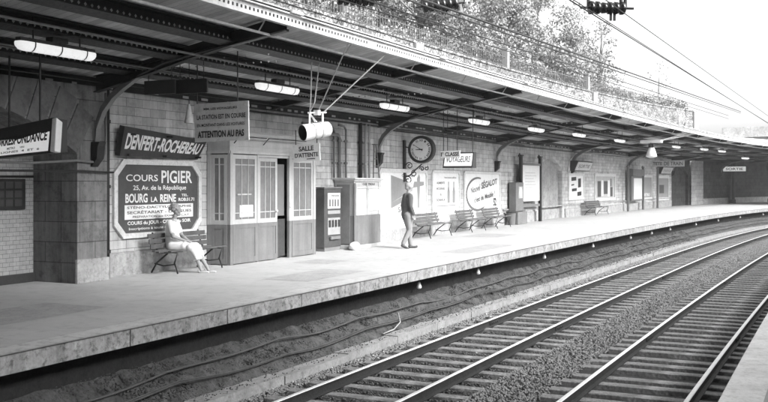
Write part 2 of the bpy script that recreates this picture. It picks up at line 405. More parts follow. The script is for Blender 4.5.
# ------------------------------------------------------------------ tracks
def rail_profile(oc, w=.034):
    t = RAIL
    return [(oc - .066, t - .145), (oc - .066, t - .132), (oc - .010, t - .118), (oc - .009, t - .042), (oc - w, t - .03), (oc - w, t - .008),
            (oc - w + .008, t), (oc + w - .008, t), (oc + w, t - .008), (oc + w, t - .03), (oc + .009, t - .042), (oc + .010, t - .118), (oc + .066, t - .132), (oc + .066, t - .145)]
def railway(label, o0, o1):
    t = thing('railway_track', label, 'railway track', 10, (o0 + o1) / 2, RAIL - .145)
    for oc in (o0, o1):
        m_ = MB(); m_.sweep(rail_profile(oc), -20, 110, .7, closed=True)
        for i in range(len(m_.f)):          # polished running surface, sky reflection put into its pale colour
            hs = [m_.v[k].z for k in m_.f[i]]
            m_.mi[i] = 1 if (len(hs) == 4 and min(hs) > RAIL - .012) else 0
        r_ = m_.build('rail', [m_rail, m_railtop], t, world=True)
        for sj in np.arange(-4, 70, 11.5):
            sj += random.random() * 1.5; f_ = MB()
            for d in (-.03, .014): f_.sweep(rect(oc + d, oc + d + .018, RAIL - .11, RAIL - .045), sj, sj + .5, .5, closed=True)
            for k in range(4): f_.ball(P(sj + .08 + k * .11, oc + .04, RAIL - .075), .018, 5)
            f_.build('fishplate', m_rail, r_, world=True)
    protos = []
    for k in range(5):
        m_ = MB(); L = 1.26
        nx, ny = 14, 3; w = .115
        rows = []
        vs = []
        for i in range(nx + 1):
            x = -L + 2 * L * i / nx
            for yy, zz in ((-w, -.12), (-w + random.gauss(0, .005), -.008 + random.gauss(0, .003)), (-w + .012, 0), (-w * .3, random.gauss(0, .004)), (w * .35, random.gauss(0, .004)), (w - .012, 0), (w + random.gauss(0, .005), -.008), (w, -.12)):
                vs.append((yy, x, zz))
        fs = []
        for i in range(nx):
            for j in range(7): fs.append((i * 8 + j, i * 8 + j + 1, (i + 1) * 8 + j + 1, (i + 1) * 8 + j))
        fs.append(tuple(range(8))); fs.append(tuple(nx * 8 + j for j in range(7, -1, -1)))
        m_.add(vs, fs)
        me = m_.build('sleeper', m_sleeper, t); protos.append(me)
    inv = t.matrix_basis.inverted(); oc = (o0 + o1) / 2; rest = MB(); cnt = 0; s = -6.0
    while s < 100:
        j = random.gauss(0, .025); z = RAIL - .145 + random.gauss(0, .006)
        mat = Matrix.Translation(P(s + j, oc + random.gauss(0, .02), z)) @ Matrix.Rotation(math.pi / 2 - heading(s) + random.gauss(0, .01), 4, 'Z')
        if cnt < 100:
            p_ = protos[cnt] if cnt < 5 else protos[random.randrange(5)].copy()
            if cnt >= 5: COL.objects.link(p_); p_.parent = t
            p_.matrix_basis = inv @ mat; p_.name = 'sleeper'
        else: rest.box(-.11, .11, -1.25, 1.25, -.12, 0, mat)
        cnt += 1; s += .60
    tag(rest.build('sleepers', m_sleeper, t, world=True), kind='stuff')
    return t
railway('railway track running along the far platform', 0.03, 1.47)
railway('railway track beside the camera side platform, bright rail heads', 3.37, 4.87)

# ------------------------------------------------------------------ cables along the bank
def cable(label, base_o, base_h, r, amp, ph, group='cables clipped along the bank'):
    m_ = MB(); pts = []
    s = -9.0
    while s < 92:
        w = math.sin(s * 1.1 + ph) * .5 + math.sin(s * .47 + ph * 2) * .6 + math.sin(s * 2.7 + ph) * .15
        sag = abs(math.sin(s * math.pi / 2.8)) * -.05
        pts.append(P(s, base_o + w * amp * .4, base_h + w * amp + sag)); s += .25
    m_.tube(pts, r, 6)
    return tag(m_.build('cable', m_cable, smooth=True), label, 'cable', group)
cable('upper sagging cable on the bank below the platform', -1.36, -.74, .017, .05, 0)
cable('lower thick cable on the bank below the platform', -1.17, -.90, .018, .045, 1.3)
cable('thin cable twisted beside the lower cable on the bank', -1.15, -.87, .010, .05, 1.5)
if 0: m_ = MB(); m_.tube([P(3.6, -1.3, -.72), P(3.8, -1.12, -.88), P(4.1, -1.05, -1.03), P(4.25, -1.1, -1.06)], .012, 6)
M('grey_lead', .35, .6)
m_ = MB(); m_.tube([P(6.9, -1.2, -.8), P(6.75, -1.08, -.95), P(6.4, -1.05, -1.04), P(6.0, -1.08, -1.07)], .012, 6)
tag(m_.build('loose_cable', MATS['grey_lead'], smooth=True), 'pale curved cable hanging down towards the kerb', 'cable')

# bells under the lip
def bell(s, i):
    t = thing('cable_insulator', 'white bell insulator hanging in the dark gap under the platform edge', 'insulator', s, -1.42, -.215, 'white insulators under the platform edge')
    m_ = MB(); m_.lathe([(.0, -.13), (.012, -.13), (.012, 0), (.0, 0)], n=8); m_.build('hook', m_irong, t)
    m_ = MB(); m_.lathe([(.0, -.27), (.02, -.27), (.052, -.25), (.055, -.22), (.034, -.17), (.022, -.12), (0, -.12)], n=14); m_.build('bell', m_white, t, smooth=True)
    return t
b0 = None
for i, s in enumerate((8.4, 11.9, 17.3, 22.8, 28.4, 32.2, 36.0, 42.0, 47.8, 53.8, 60.1)):
    if b0 is None: b0 = bell(s, i)
    else: c = copy_tree(b0); place(c, s, -1.42, -.215)

# ================================================================== STATION WALL
wallT = thing('station_wall', 'long pale coursed stone wall behind the platform', 'wall', 20, OW(20))
TOP = 3.5
def arch_section(s0, s1, a0, a1, hs, hc, depth, face, backmat, N=22, top=TOP, fo=0.0, name='wall', jamb=True, backname='niche'):
    """wall face from s0..s1 with an arched opening a0..a1 (spring hs, crown hc) and a recess"""
    m_ = MB(); bk = MB()
    def pt(s, d, h): return P(s, OW(s) + fo - d, h)
    def ah(s):
        t = (s - a0) / (a1 - a0) * 2 - 1; w = (a1 - a0) / 2; rise = hc - hs; Rr = (w * w + rise * rise) / (2 * rise)
        return hc - Rr + math.sqrt(max(0, Rr * Rr - (t * w) ** 2))
    def quad(mm, q, uv): mm.add(q, [(0, 1, 2, 3)], [uv])
    for x0, x1 in ((s0, a0), (a1, s1)):
        if x1 - x0 > .01: quad(m_, [pt(x0, 0, 0), pt(x1, 0, 0), pt(x1, 0, top), pt(x0, 0, top)], [(x0, 0), (x1, 0), (x1, top), (x0, top)])
    for i in range(N):
        x0 = a0 + (a1 - a0) * i / N; x1 = a0 + (a1 - a0) * (i + 1) / N; h0, h1 = ah(x0), ah(x1)
        quad(m_, [pt(x0, 0, h0), pt(x1, 0, h1), pt(x1, 0, top), pt(x0, 0, top)], [(x0, h0), (x1, h1), (x1, top), (x0, top)])
        quad(m_, [pt(x0, 0, h0), pt(x0, depth, h0), pt(x1, depth, h1), pt(x1, 0, h1)], [(x0, 0), (x0, depth), (x1, depth), (x1, 0)])
        quad(bk, [pt(x0, depth, 0), pt(x1, depth, 0), pt(x1, depth, h1 + .02), pt(x0, depth, h0 + .02)], [(x0, 0), (x1, 0), (x1, h1), (x0, h0)])
    for x in (a0, a1): quad(m_, [pt(x, 0, 0), pt(x, depth, 0), pt(x, depth, hs), pt(x, 0, hs)], [(0, 0), (depth, 0), (depth, hs), (0, hs)])
    m_.build(name, face, wallT, world=True); bk.build(backname, backmat, wallT, world=True)
# plain stretches
def plain(s0, s1, mat, fo=0.0, h0=0, h1=TOP, name='wall_face', th=.35):
    m_ = MB(); m_.sweep([(fo, h0), (fo, h1), (fo - th, h1)], s0, s1, 1.0, vo=h0, wall=True)
    # v must equal height
    m_.build(name, mat, wallT, world=True)
plain(3.3, 32.37, m_wall)
arch_section(32.37, 36.8, 32.5, 36.5, 2.35, 2.92, .22, m_wall, m_plinth, name='wall_face')
plain(36.8, 61.2, m_wall)
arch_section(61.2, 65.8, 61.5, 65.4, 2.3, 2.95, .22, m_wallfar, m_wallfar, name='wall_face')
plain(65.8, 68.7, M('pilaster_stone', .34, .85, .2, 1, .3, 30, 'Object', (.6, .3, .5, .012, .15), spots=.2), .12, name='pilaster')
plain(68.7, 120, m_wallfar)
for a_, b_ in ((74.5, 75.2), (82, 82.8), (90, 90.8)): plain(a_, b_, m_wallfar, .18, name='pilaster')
plain(-40, -4.7, m_pier)
# the arch at the left: pier proud of the wall, tiled recess
arch_section(-4.7, 3.3, -3.6, 2.56, 2.27, 3.15, 1.04, m_pier, m_tile, fo=.29, N=30, name='pier', backname='tiled_wall')
m_ = MB(); q = [P(3.3, OW(3.3) + .29, 0), P(3.3, OW(3.3), 0), P(3.3, OW(3.3), TOP), P(3.3, OW(3.3) + .29, TOP)]
m_.add(q, [(0, 1, 2, 3)], [[(0, 0), (.29, 0), (.29, TOP), (0, TOP)]]); m_.build('pier_side', m_pier, wallT, world=True)
# voussoirs: wedge blocks set a little proud with open joints
m_ = MB(); a0, a1, hs, hc = -3.6, 2.56, 2.27, 3.15; w = (a1 - a0) / 2; rise = hc - hs; Rr = (w * w + rise * rise) / (2 * rise); cs, chh = (a0 + a1) / 2, hc - Rr
amax = math.asin(w / Rr); NV = 15
for i in range(NV):
    t0 = -amax + 2 * amax * i / NV + .004; t1 = -amax + 2 * amax * (i + 1) / NV - .004
    poly = []
    for t, r_ in ((t0, Rr + .003), (t1, Rr + .003), (t1, Rr + .78 + .06 * (i % 2)), (t0, Rr + .78 + .06 * (i % 2))): poly.append((cs + math.sin(t) * r_, min(TOP, chh + math.cos(t) * r_)))
    m_.prism(poly, lambda s, h: P(s, OW(s) + .31, h), lambda s, h: P(s, OW(s) + .2, h))
m_.build('voussoir', m_vouss, wallT, world=True, bevel=.006)
m_ = MB(); m_.sweep(rect(.29 - 1.04, .29 - .98, 0, .16), -3.6, 2.55, 1, closed=True, wall=True); m_.build('skirting', m_skirt, wallT, world=True)
# projecting foot of the pier and plinth of the long wall
m_ = MB(); m_.sweep(rect(.27, .325, 0, .42), 2.53, 3.33, .5, closed=True, wall=True); m_.build('pier_foot', m_plinth, wallT, world=True, bevel=.01)
m_ = MB()
for a_, b_ in ((3.36, 6.5), (10.6, 32.3), (36.85, 61.1), (65.85, 100)): m_.sweep([(.002, .46), (.05, .44), (.05, 0)], a_, b_, 1, wall=True)
m_.build('plinth', m_plinth, wallT, world=True)
m_ = MB()
for a_, b_ in ((32.5, 36.5),): m_.sweep([(-.2, .5), (-.15, .48), (-.15, 0)], a_, b_, 1, wall=True)
m_.build('plinth', m_plinth, wallT, world=True)
m_ = MB(); m_.sweep(rect(.003, .07, .60, .66), 27.5, 61, 1, closed=True, wall=True); m_.build('handrail_band', m_plinth, wallT, world=True)

# ================================================================== CANOPY
canT = thing('station_canopy', 'riveted iron and timber canopy over the far platform', 'canopy', 20, -3.4, 4.3)
FO = -1.30
def deckh(s, o):      # underside of the deck
    t = (FO - o) / (FO - OW(s)); return 4.50 - .80 * t
def cpt(s, t, dh=0.0): o = FO + (OW(s) - FO) * t; return P(s, o, deckh(s, o) + dh)
ribs = [-8.3, -2.5, 2.97, 9.1, 14.9, 20.7, 26.5, 32.3, 38.1, 43.9, 49.7, 55.5, 61.3, 67.1, 72.9, 78.7, 84.5, 90.3]
def swept(t0, t1, s0, s1, d0, d1, step=1.0, uvu=True):
    """closed box between lateral fractions t0,t1 hanging d0..d1 below the deck"""
    m_ = MB(); n = max(2, int((s1 - s0) / step) + 1); ss = np.linspace(s0, s1, n); vs = []; fs = []; uv = []
    for s in ss: vs += [cpt(s, t0, -d0), cpt(s, t0, -d1), cpt(s, t1, -d1), cpt(s, t1, -d0)]
    for i in range(n - 1):
        for j in range(4):
            k = (j + 1) % 4; fs.append((i * 4 + j, i * 4 + k, (i + 1) * 4 + k, (i + 1) * 4 + j))
            v0, v1 = (0, 1) if j in (0, 2) else (t0 * 5, t1 * 5)
            uv.append([(ss[i], v0), (ss[i], v1), (ss[i + 1], v1), (ss[i + 1], v0)])
    fs += [(0, 3, 2, 1), tuple((n - 1) * 4 + j for j in range(4))]; uv += [[(0, 0)] * 4] * 2
    m_.add(vs, fs, uv); return m_
swept(0.0, 1.06, -14, 100, -.06, 0).build('roof_deck', m_deck, canT, world=True)
# paler glazed panels between the ribs, 3 mm under the boards
TP = (.26, .50, .745)
pan = []
for i in range(len(ribs) - 1):
    a_, b_ = ribs[i] + .75, ribs[i + 1] - .75
    bays = ((.04, .24), (.29, .48)) if i % 1 == 0 else ()
    for k, (u0, u1) in enumerate(bays):
        if i < 3 or (i > 12): continue
        swept(u0, u1, a_, b_, .003, .012).build('roof_panel', m_glazed, canT, world=True)
# purlins: web, two flanges, light rivet heads
for k, t in enumerate(TP):
    e_ = .012 / 4.35
    m_ = swept(t - .006, t + .006, -14, 100, .0, .22)
    q = swept(t - .028, t + .028, -14, 100, .205, .222); m_.add(q.v, q.f, q.uv)
    q = swept(t - .03, t + .03, -14, 100, .012, .028); m_.add(q.v, q.f, q.uv)
    rv = m_; rv.cur = 1; s = -8.0
    while s < 62:
        c = cpt(s, t - .0075, -.135); a_ = heading(s); nx = Vector((math.cos(a_), -math.sin(a_), 0))
        sx = Vector((math.sin(a_), math.cos(a_), 0)); r = .028
        rv.add([c + sx * r, c + Vector((0, 0, r)), c - sx * r, c - Vector((0, 0, r)), c + nx * .012], [(0, 1, 4), (1, 2, 4), (2, 3, 4), (3, 0, 4)])
        s += .125
    rv.build('purlin', [m_iron, m_rivet], canT, world=True)
# fascia girder
m_ = MB()
m_.sweep(rect(FO - .012, FO + .012, 4.30, 4.47), -14, 100, 1, closed=True)
m_.sweep(rect(FO - .03, FO + .06, 4.285, 4.30), -14, 100, 1, closed=True); m_.sweep(rect(FO - .03, FO + .07, 4.47, 4.49), -14, 100, 1, closed=True)
m_.cur = 1; s = -2.0
while s < 46:
    if (s * 100) % 580 > 25: m_.sweep(rect(FO + .0125, FO + .02, 4.365, 4.41), s, s + .035, .05, closed=True)
    s += .11
fa = m_.build('fascia', [m_fascia, m_iron], canT, world=True)
m_ = MB(); m_.sweep(rect(FO - .02, FO + .08, 4.50, 4.515), -14, 100, 1, closed=True)
m_.build('gutter', m_iron, canT, world=True)
for r_ in ribs: m_ = MB(); m_.sweep(rect(FO - .1, FO + .12, 4.49, 4.535), r_ - .05, r_ + .3, .5, closed=True); m_.build('gutter_box', m_fascia, canT, world=True)
# conduit hung under the fascia
m_ = MB(); m_.tube([P(s, FO - .32, 4.16) for s in np.arange(-10, 96, 1.0)], .022, 6)
cd = m_.build('conduit', m_fascia, canT, world=True, smooth=True)
for s in np.arange(-9, 95, 2.9): m_ = MB(); m_.tube([P(s, FO - .32, 4.16), P(s, FO - .1, 4.47)], .012, 5); m_.build('hanger', m_fascia, cd, world=True)
for t, z in ((.38, .30), (.62, .27), (.66, .24), (.88, .24)):
    m_ = MB(); m_.tube([cpt(s, t, -z) for s in np.arange(-12, 96, 1.0)], .014 if z < .28 else .02, 6); m_.build('conduit', m_irong if t < .7 else m_iron, canT, world=True, smooth=True)
# wall plate
m_ = MB(); m_.sweep(rect(-.3, .05, TOP, TOP + .10), -14, 100, 1, closed=True, wall=True)
m_.sweep(rect(-.3, .012, TOP + .10, TOP + .42), -14, 100, 1, closed=True, wall=True); m_.cur = 1
for a_ in np.arange(-6, 60, .31):
    if random.random() < .55: m_.sweep(rect(.051, .056, TOP + .02, TOP + .07), a_, a_ + .1 + .16 * random.random(), .4, closed=True, wall=True)
m_.build('wall_plate', [m_iron, m_signg], canT, world=True)
# ribs with curved brackets
ARC = [(0.0, 2.37), (.01, 2.75), (.045, 3.05), (.10, 3.28), (.155, 3.43), (.25, 3.64), (.385, 3.82), (.56, 3.95), (.68, 4.02), (.84, 4.12), (1.0, 4.22)]   # fraction wall->fascia, height
for ri, rs in enumerate(ribs):
    ow = OW(rs) + (.29 if ri == 2 else 0)
    def rp(t, h, d=0.0): return P(rs + d, ow + .05 + (FO - .02 - ow - .05) * t, h)
    has = (ri % 2 == 0)
    m_ = MB()
    poly = [(0, 3.52), (1, 4.28), (1, 4.46), (0, 3.68)]
    if ri % 2 == 0: poly = [(0, 3.40), (.3, 3.66), (.55, 3.90), (.8, 4.10), (1, 4.24), (1, 4.48), (0, 3.68)]
    m_.prism(poly, lambda t, h: rp(t, h, -.008), lambda t, h: rp(t, h, .008))
    n = 12
    low = [q for q in poly if q[1] < 4.29]
    for i in range(len(low) - 1):
        (ta, ha), (tb, hb) = low[i], low[i + 1]
        m_.add([rp(ta, ha, -.07), rp(tb, hb, -.07), rp(tb, hb, .07), rp(ta, ha, .07), rp(ta, ha - .015, -.07), rp(tb, hb - .015, -.07), rp(tb, hb - .015, .07), rp(ta, ha - .015, .07)],
               [(0, 1, 2, 3), (7, 6, 5, 4), (0, 4, 5, 1), (2, 6, 7, 3)])
    rv = m_; rv.cur = 1
    for i in range(26):
        t = .05 + .9 * i / 25; lo = np.interp(t, [q[0] for q in low], [q[1] for q in low]) + .05
        c = rp(t, lo, -.012); rv.ball(c, .017, 4)
        if i % 3 == 0: rv.ball(rp(t, lo + .12, -.012), .017, 4)
    rib = rv.build('rib', [m_iron, m_irong], canT, world=True)
    if has:
        dz = .0 if ri == 2 else .15
        zz = lambda h: h + dz * max(0, (3.6 - h) / 1.3)
        b_ = MB()
        for i in range(len(ARC) - 1):
            (ta, ha), (tb, hb) = ARC[i], ARC[i + 1]
            for g in range(3):
                u0, u1 = g / 3, (g + 1) / 3; A = (ta + (tb - ta) * u0, zz(ha + (hb - ha) * u0)); B = (ta + (tb - ta) * u1, zz(ha + (hb - ha) * u1))
                def off(q, k): return (q[0] - k * .55 / 4.3 * 0, q[1] + k)
                # flange (wide, thin) and web above it
                b_.add([rp(A[0], A[1], -.055), rp(B[0], B[1], -.055), rp(B[0], B[1], .055), rp(A[0], A[1], .055),
                        rp(A[0] + .004, A[1] - .02, -.055), rp(B[0] + .004, B[1] - .02, -.055), rp(B[0] + .004, B[1] - .02, .055), rp(A[0] + .004, A[1] - .02, .055)],
                       [(0, 1, 2, 3), (7, 6, 5, 4), (0, 4, 5, 1), (2, 6, 7, 3)])
                if i < 7:
                    wa, wb = max(0, A[0] - .02), max(0, B[0] - .02)
                    b_.add([rp(A[0], A[1], -.006), rp(B[0], B[1], -.006), rp(wb, B[1] + .07, -.006), rp(wa, A[1] + .07, -.006),
                            rp(A[0], A[1], .006), rp(B[0], B[1], .006), rp(wb, B[1] + .07, .006), rp(wa, A[1] + .07, .006)], [(0, 1, 2, 3), (7, 6, 5, 4), (3, 2, 6, 7)])
        b_.build('bracket', m_irong, rib, world=True)
        c_ = MB(); c_.prism([(-.01, 2.05 + dz), (.025, 2.2 + dz), (.03, 2.42 + dz), (.04, 2.5 + dz), (-.01, 2.5 + dz)], lambda t, h: rp(t, h, -.09), lambda t, h: rp(t, h, .09)); c_.build('corbel', m_iron, rib, world=True, bevel=.01)

# ================================================================== RETAINING WALL, FENCE
RO = -9.75
rw = thing('retaining_wall', 'tall pale rubble stone retaining wall above the canopy roof', 'wall', 30, RO)
m_ = MB(); m_.sweep([(RO, -1.3), (RO, 7.60)], -30, 70, 1.0); m_.build('wall_face', m_rubble, rw, world=True)
m_ = MB(); m_.sweep(rect(RO - .35, RO + .06, 7.602, 7.70), -30, 70.1, 1.0, closed=True); m_.build('coping', m_rubble, rw, world=True)
for s in (-13, 3.5, 19.5 + 6.2, 36.5 + 13.5, 69.3):
    m_ = MB(); m_.sweep(rect(RO + .002, RO + .14, -1.3, 7.60), s, s + .75, .8, closed=True); m_.build('pilaster', m_pilas, rw, world=True, bevel=.02)
m_ = MB(); m_.sweep(rect(RO - .4, RO - .05, -1.3, 5.9), 70.2, 115, 1.5, closed=True); m_.build('lower_wall', m_conc, rw, world=True)
ft = thing('railing', 'iron railing with close vertical bars on top of the retaining wall', 'railing', 30, RO - .1, 7.70)
m_ = MB()
for z in (7.78, 8.24): m_.sweep(rect(RO - .12, RO - .08, z, z + .03), -30, 60, 1, closed=True)
m_.build('top_rail', m_fence, ft, world=True)
m_ = MB(); s = 6.0
while s < 58:
    p0 = P(s, RO - .1, 7.70); q0 = P(s, RO - .1, 8.35); m_.tube([p0, q0], .016, 4, cap=False); s += .22
m_.build('bars', m_fence, ft, world=True)
for s in (14, 36.5, 49.4):
    m_ = MB(); m_.box(-.16, .16, -.16, .16, 0, .95); m_.box(-.2, .2, -.2, .2, .952, 1.03)
    t = thing('gate_post', 'pale stone post in the railing on the wall', 'post', s, RO - .12, 7.70, 'stone posts along the railing')
    m_.build('post', m_pilas, t, bevel=.01)

# ================================================================== TREES
def leaves(name, centres, n, r, size, mat, parent, flat=.8):
    c = np.array(centres, float); k = rng.integers(0, len(c), n); d = rng.normal(size=(n, 3)); d /= np.linalg.norm(d, axis=1)[:, None]
    rad = c[k, 3:4] * rng.random((n, 1)) ** .45; pos = c[k, :3] + d * rad * np.array([1, 1, flat])
    u = rng.normal(size=(n, 3)); u /= np.linalg.norm(u, axis=1)[:, None]; w = rng.normal(size=(n, 3)); w -= (w * u).sum(1)[:, None] * u; w /= np.linalg.norm(w, axis=1)[:, None]
    sz = size * (.6 + .8 * rng.random((n, 1)))
    V = np.stack([pos - u * sz, pos + w * sz * .5, pos + u * sz, pos - w * sz * .5], 1).reshape(-1, 3)
    me = bpy.data.meshes.new(name); me.vertices.add(n * 4); me.vertices.foreach_set('co', V.reshape(-1)); me.loops.add(n * 4)
    me.loops.foreach_set('vertex_index', np.arange(n * 4)); me.polygons.add(n); me.polygons.foreach_set('loop_start', np.arange(n) * 4)
    me.update(calc_edges=True)
    for mm in m_leaf: me.materials.append(mm)
    me.polygons.foreach_set('material_index', np.array([mat, min(2, mat + 1), max(0, mat - 1)])[rng.integers(0, 3, n) * (rng.random(n) < .6)])
    o = bpy.data.objects.new(name, me); COL.objects.link(o); o.parent = parent; return o
def tree(name, label, s, o, base, height, spread, nleaf, mat, trunk=.22, size=.11, crown0=.35, nblob=16, cat='tree', group='trees above the retaining wall'):
    t = thing(name, label, cat, s, o, base, group)
    m_ = MB(); m_.tube([(0, 0, -.2), (.05, .03, height * .3), (-.05, .08, height * .6), (.05, 0, height * .92)], [trunk, trunk * .85, trunk * .55, trunk * .15], 9)
    cs = []
    for i in range(nblob):
        z = height * (crown0 + (1 - crown0) * (i + .5) / nblob); w = spread * math.sin(math.pi * min(1, (i + 1.5) / (nblob + 1))) * (.5 + .5 * random.random())
        a_ = i * 2.4 + random.random(); c = (math.cos(a_) * w * .75, math.sin(a_) * w * .75, z); cs.append(c + (spread * (.26 + .18 * random.random()),))
        m_.tube([(0, .04, z * .62), (c[0] * .5, c[1] * .5, z * .85), c], [trunk * .32, trunk * .2, trunk * .06], 5)
        for _ in range(2):
            q = Vector(c) + Vector((random.gauss(0, .5), random.gauss(0, .5), random.gauss(.2, .4))) * spread * .3; m_.tube([(c[0] * .6, c[1] * .6, z * .88), q], [trunk * .1, trunk * .03], 4)
    m_.build('trunk', m_bark, t, smooth=True)
    leaves('crown', cs, nleaf, 1, size, mat, t); return t
TR = [('low spreading tree right of the slender tree', 60.5, -15, 4.6, 3.4, 7000, 2, .15, .05), ('tall pale tree at the right end of the leafy mass', 45, -15, 12.5, 4.6, 13000, 2, .25, .05), ('pale tree sloping down to the slender tree', 51, -14, 8.5, 3.8, 10000, 2, .2, .05),
      ('broad pale tree at the upper left behind the first stone post', 17.5, -17.5, 11, 4.6, 15000, 2, .3, .05), ('wide pale tree left of the bare trunk', 23.5, -18.5, 12, 4.8, 15000, 2, .3, .05),
      ('tall grey tree rising behind the dark dense tree', 30, -18.5, 14, 5.2, 16000, 1, .35, .1), ('tall pale tree beyond the right insulator', 37, -19, 12.5, 5, 15000, 2, .3, .08),
      ('leafy tree with a bare pale trunk behind the railing', 26.5, -13.5, 11, 3.6, 9000, 0, .28, .45),
      ('dark dense tree just right of the pale trunk', 33, -13.0, 8.5, 3.4, 11000, 0, .2, .12),
      ('pale bushy tree at the top left, beyond the wires', 21, -15.5, 9, 3.6, 9000, 1, .25, .2),
      ('mid grey tree behind the third overhead insulator', 40, -14.0, 8.5, 3.6, 9000, 1, .22, .1),
      ('low pale tree left of the bare slender tree', 47, -13.5, 5.5, 3.0, 7000, 2, .18, .1),
      ('pale tree over the top left corner of the wall', 13, -15.0, 8, 3.5, 6000, 2, .22, .15),
      ('small pale tree leaning over the railing', 52, -12.5, 4.0, 2.6, 5000, 2, .15, .1)]
for lb, s, o, hgt, sp, nl, mt, tk, c0 in TR: tree('leafy_tree', lb, s, o, 7.4, hgt, sp, int(nl * 1.6), mt, tk, .095, c0)
tree('sparse_tree', 'slender sparse tree standing alone against the white sky', 57.5, -12.0, 7.3, 6.2, 1.6, 900, 1, .12, .10, .3, 12)
tree('sparse_tree', 'thin bare twigs of a far tree against the white sky at the right', 70, -13, 5.6, 6.5, 1.5, 240, 2, .06, .09, .4, 10)
for i, (s, w, lb) in enumerate(((18, 1.0, 'trimmed shrub by the railing at the upper left'), (23, 1.1, 'round shrub behind the railing left of the trunk'), (29.5, 1.2, 'shrub hanging over the railing below the dark tree'), (35.5, 1.3, 'dark shrub spilling over the railing'),
        (41.5, 1.2, 'shrub beside the stone post of the railing'), (46, 1.0, 'low shrub on the wall top'), (51, 1.0, 'shrub near the far end of the railing'), (55, 1.1, 'shrub at the foot of the slender tree'), (59, 1.5, 'pale shrub right of the slender tree'), (63, 1.5, 'pale shrub near the end pilaster of the wall'), (67, 1.3, 'last pale shrub at the end of the wall'))):
    t = thing('shrub', lb, 'shrub', s, -10.9, 7.4, 'shrubs behind the railing')
    m_ = MB()
    for k in range(5): m_.tube([(0, 0, 0), (random.gauss(0, .3), random.gauss(0, .3), .5), (random.gauss(0, .6), random.gauss(0, .4), 1.0)], [.03, .02, .01], 4)
    m_.build('stems', m_bark, t)
    cs = [(random.gauss(0, w), random.gauss(0, .35), .5 + random.random() * .5, .45 + .25 * random.random()) for _ in range(7)]
    leaves('foliage', cs, 2200, 1, .08, [0, 2, 1, 0, 2, 1, 2, 1, 2, 2, 2][i], t)

# ================================================================== BRIDGE at the far end
bt = thing('road_bridge', 'flat grey concrete bridge crossing high over the tracks at the far right', 'bridge', 72, 0, 5.2)
def crossbox(mm, sa, sb, oa, ob, h0, h1, n=16):
    for i in range(n):
        o0 = oa + (ob - oa) * i / n; o1 = oa + (ob - oa) * (i + 1) / n
        mm.add([P(sa, o0, h0), P(sa, o1, h0), P(sa, o1, h1), P(sa, o0, h1), P(sb, o0, h0), P(sb, o1, h0), P(sb, o1, h1), P(sb, o0, h1)], [(0, 1, 2, 3), (7, 6, 5, 4), (0, 4, 5, 1), (3, 2, 6, 7)])
m_ = MB(); crossbox(m_, 70, 82, -7.2, 12, 5.5, 5.8); m_.build('deck', m_conc, bt, world=True)
m_ = MB(); crossbox(m_, 69.7, 70.1, -7.5, 12, 5.4, 6.2); m_.build('parapet', M('bridge_parapet', .62, .9, .3, 1, .5, 10, spots=.3), bt, world=True)
for o in (2.5, 8.5):
    m_ = MB(); m_.add([P(70.6, o, -1.4), P(70.6, o + .7, -1.4), P(81, o + .7, -1.4), P(81, o, -1.4), P(70.6, o, 5.5), P(70.6, o + .7, 5.5), P(81, o + .7, 5.5), P(81, o, 5.5)],
        [(0, 1, 2, 3), (4, 7, 6, 5), (0, 4, 5, 1), (1, 5, 6, 2), (2, 6, 7, 3), (3, 7, 4, 0)]); m_.build('pier', m_conc, bt, world=True)
# opposite wall behind the camera side platform
ow_ = thing('opposite_wall', 'stone wall behind the camera side platform', 'wall', 0, 12)
m_ = MB(); m_.sweep([(12, 0), (12, 5.5), (12.4, 5.5)], -40, 100, 2); m_.build('wall_face', m_wallfar, ow_, world=True)

# ================================================================== CEILING LAMPS
ORD = ['big bright tube lamp nearest the camera, at the far left', 'second tube lamp from the left, above the waiting room', 'third tube lamp, above the ticket booth', 'fourth tube lamp, right of the clock',
       'fifth tube lamp from the left', 'sixth tube lamp, above the bricked niche', 'seventh tube lamp from the left', 'eighth tube lamp, right of the far loudspeaker',
       'ninth tube lamp from the left', 'tenth tube lamp, low under the far canopy', 'last and smallest tube lamp at the right edge']
l0 = None
for i, (s, h) in enumerate(((.13, 3.68), (5.97, 3.66), (11.3, 3.67), (17.1, 3.64), (22.6, 3.67), (28.0, 3.72), (34.5, 3.74), (46.2, 3.84), (52.9, 3.9), (57.3, 3.9), (63.0, 3.55))):
    if l0 is None:
        l0 = thing('tube_lamp', ORD[0], 'lamp', s, -3.4, h, 'tube lamps under the canopy')
        m_ = MB(); L = .74
        prof = [(0, -L), (.06, -L + .01), (.09, -L + .06), (.098, -L + .12), (.098, L - .12), (.09, L - .06), (.06, L - .01), (0, L)]
        m_.lathe(prof, (1, 0, 0), 14); m_.v = [Vector((q.x, q.y, min(q.z, .03))) for q in m_.v]; m_.build('diffuser', m_tube, l0, smooth=True)
        m_ = MB(); m_.box(-.72, .72, -.05, .05, .031, .085); m_.box(-.15, .15, -.07, .07, .086, .16); m_.build('housing', m_iron, l0, bevel=.006)
        m_ = MB()
        for x in (-.45, .45): m_.tube([(x, 0, .08), (x, 0, .42)], .012, 6)
        for x in (-.5, 0, .5): m_.lathe([(.104, -.012), (.104, .012)], (1, 0, 0), 14, (x, 0, 0))
        m_.build('hanger', m_iron, l0)
    else:
        c = copy_tree(l0); place(c, s, -3.4, h); c['label'] = ORD[i]

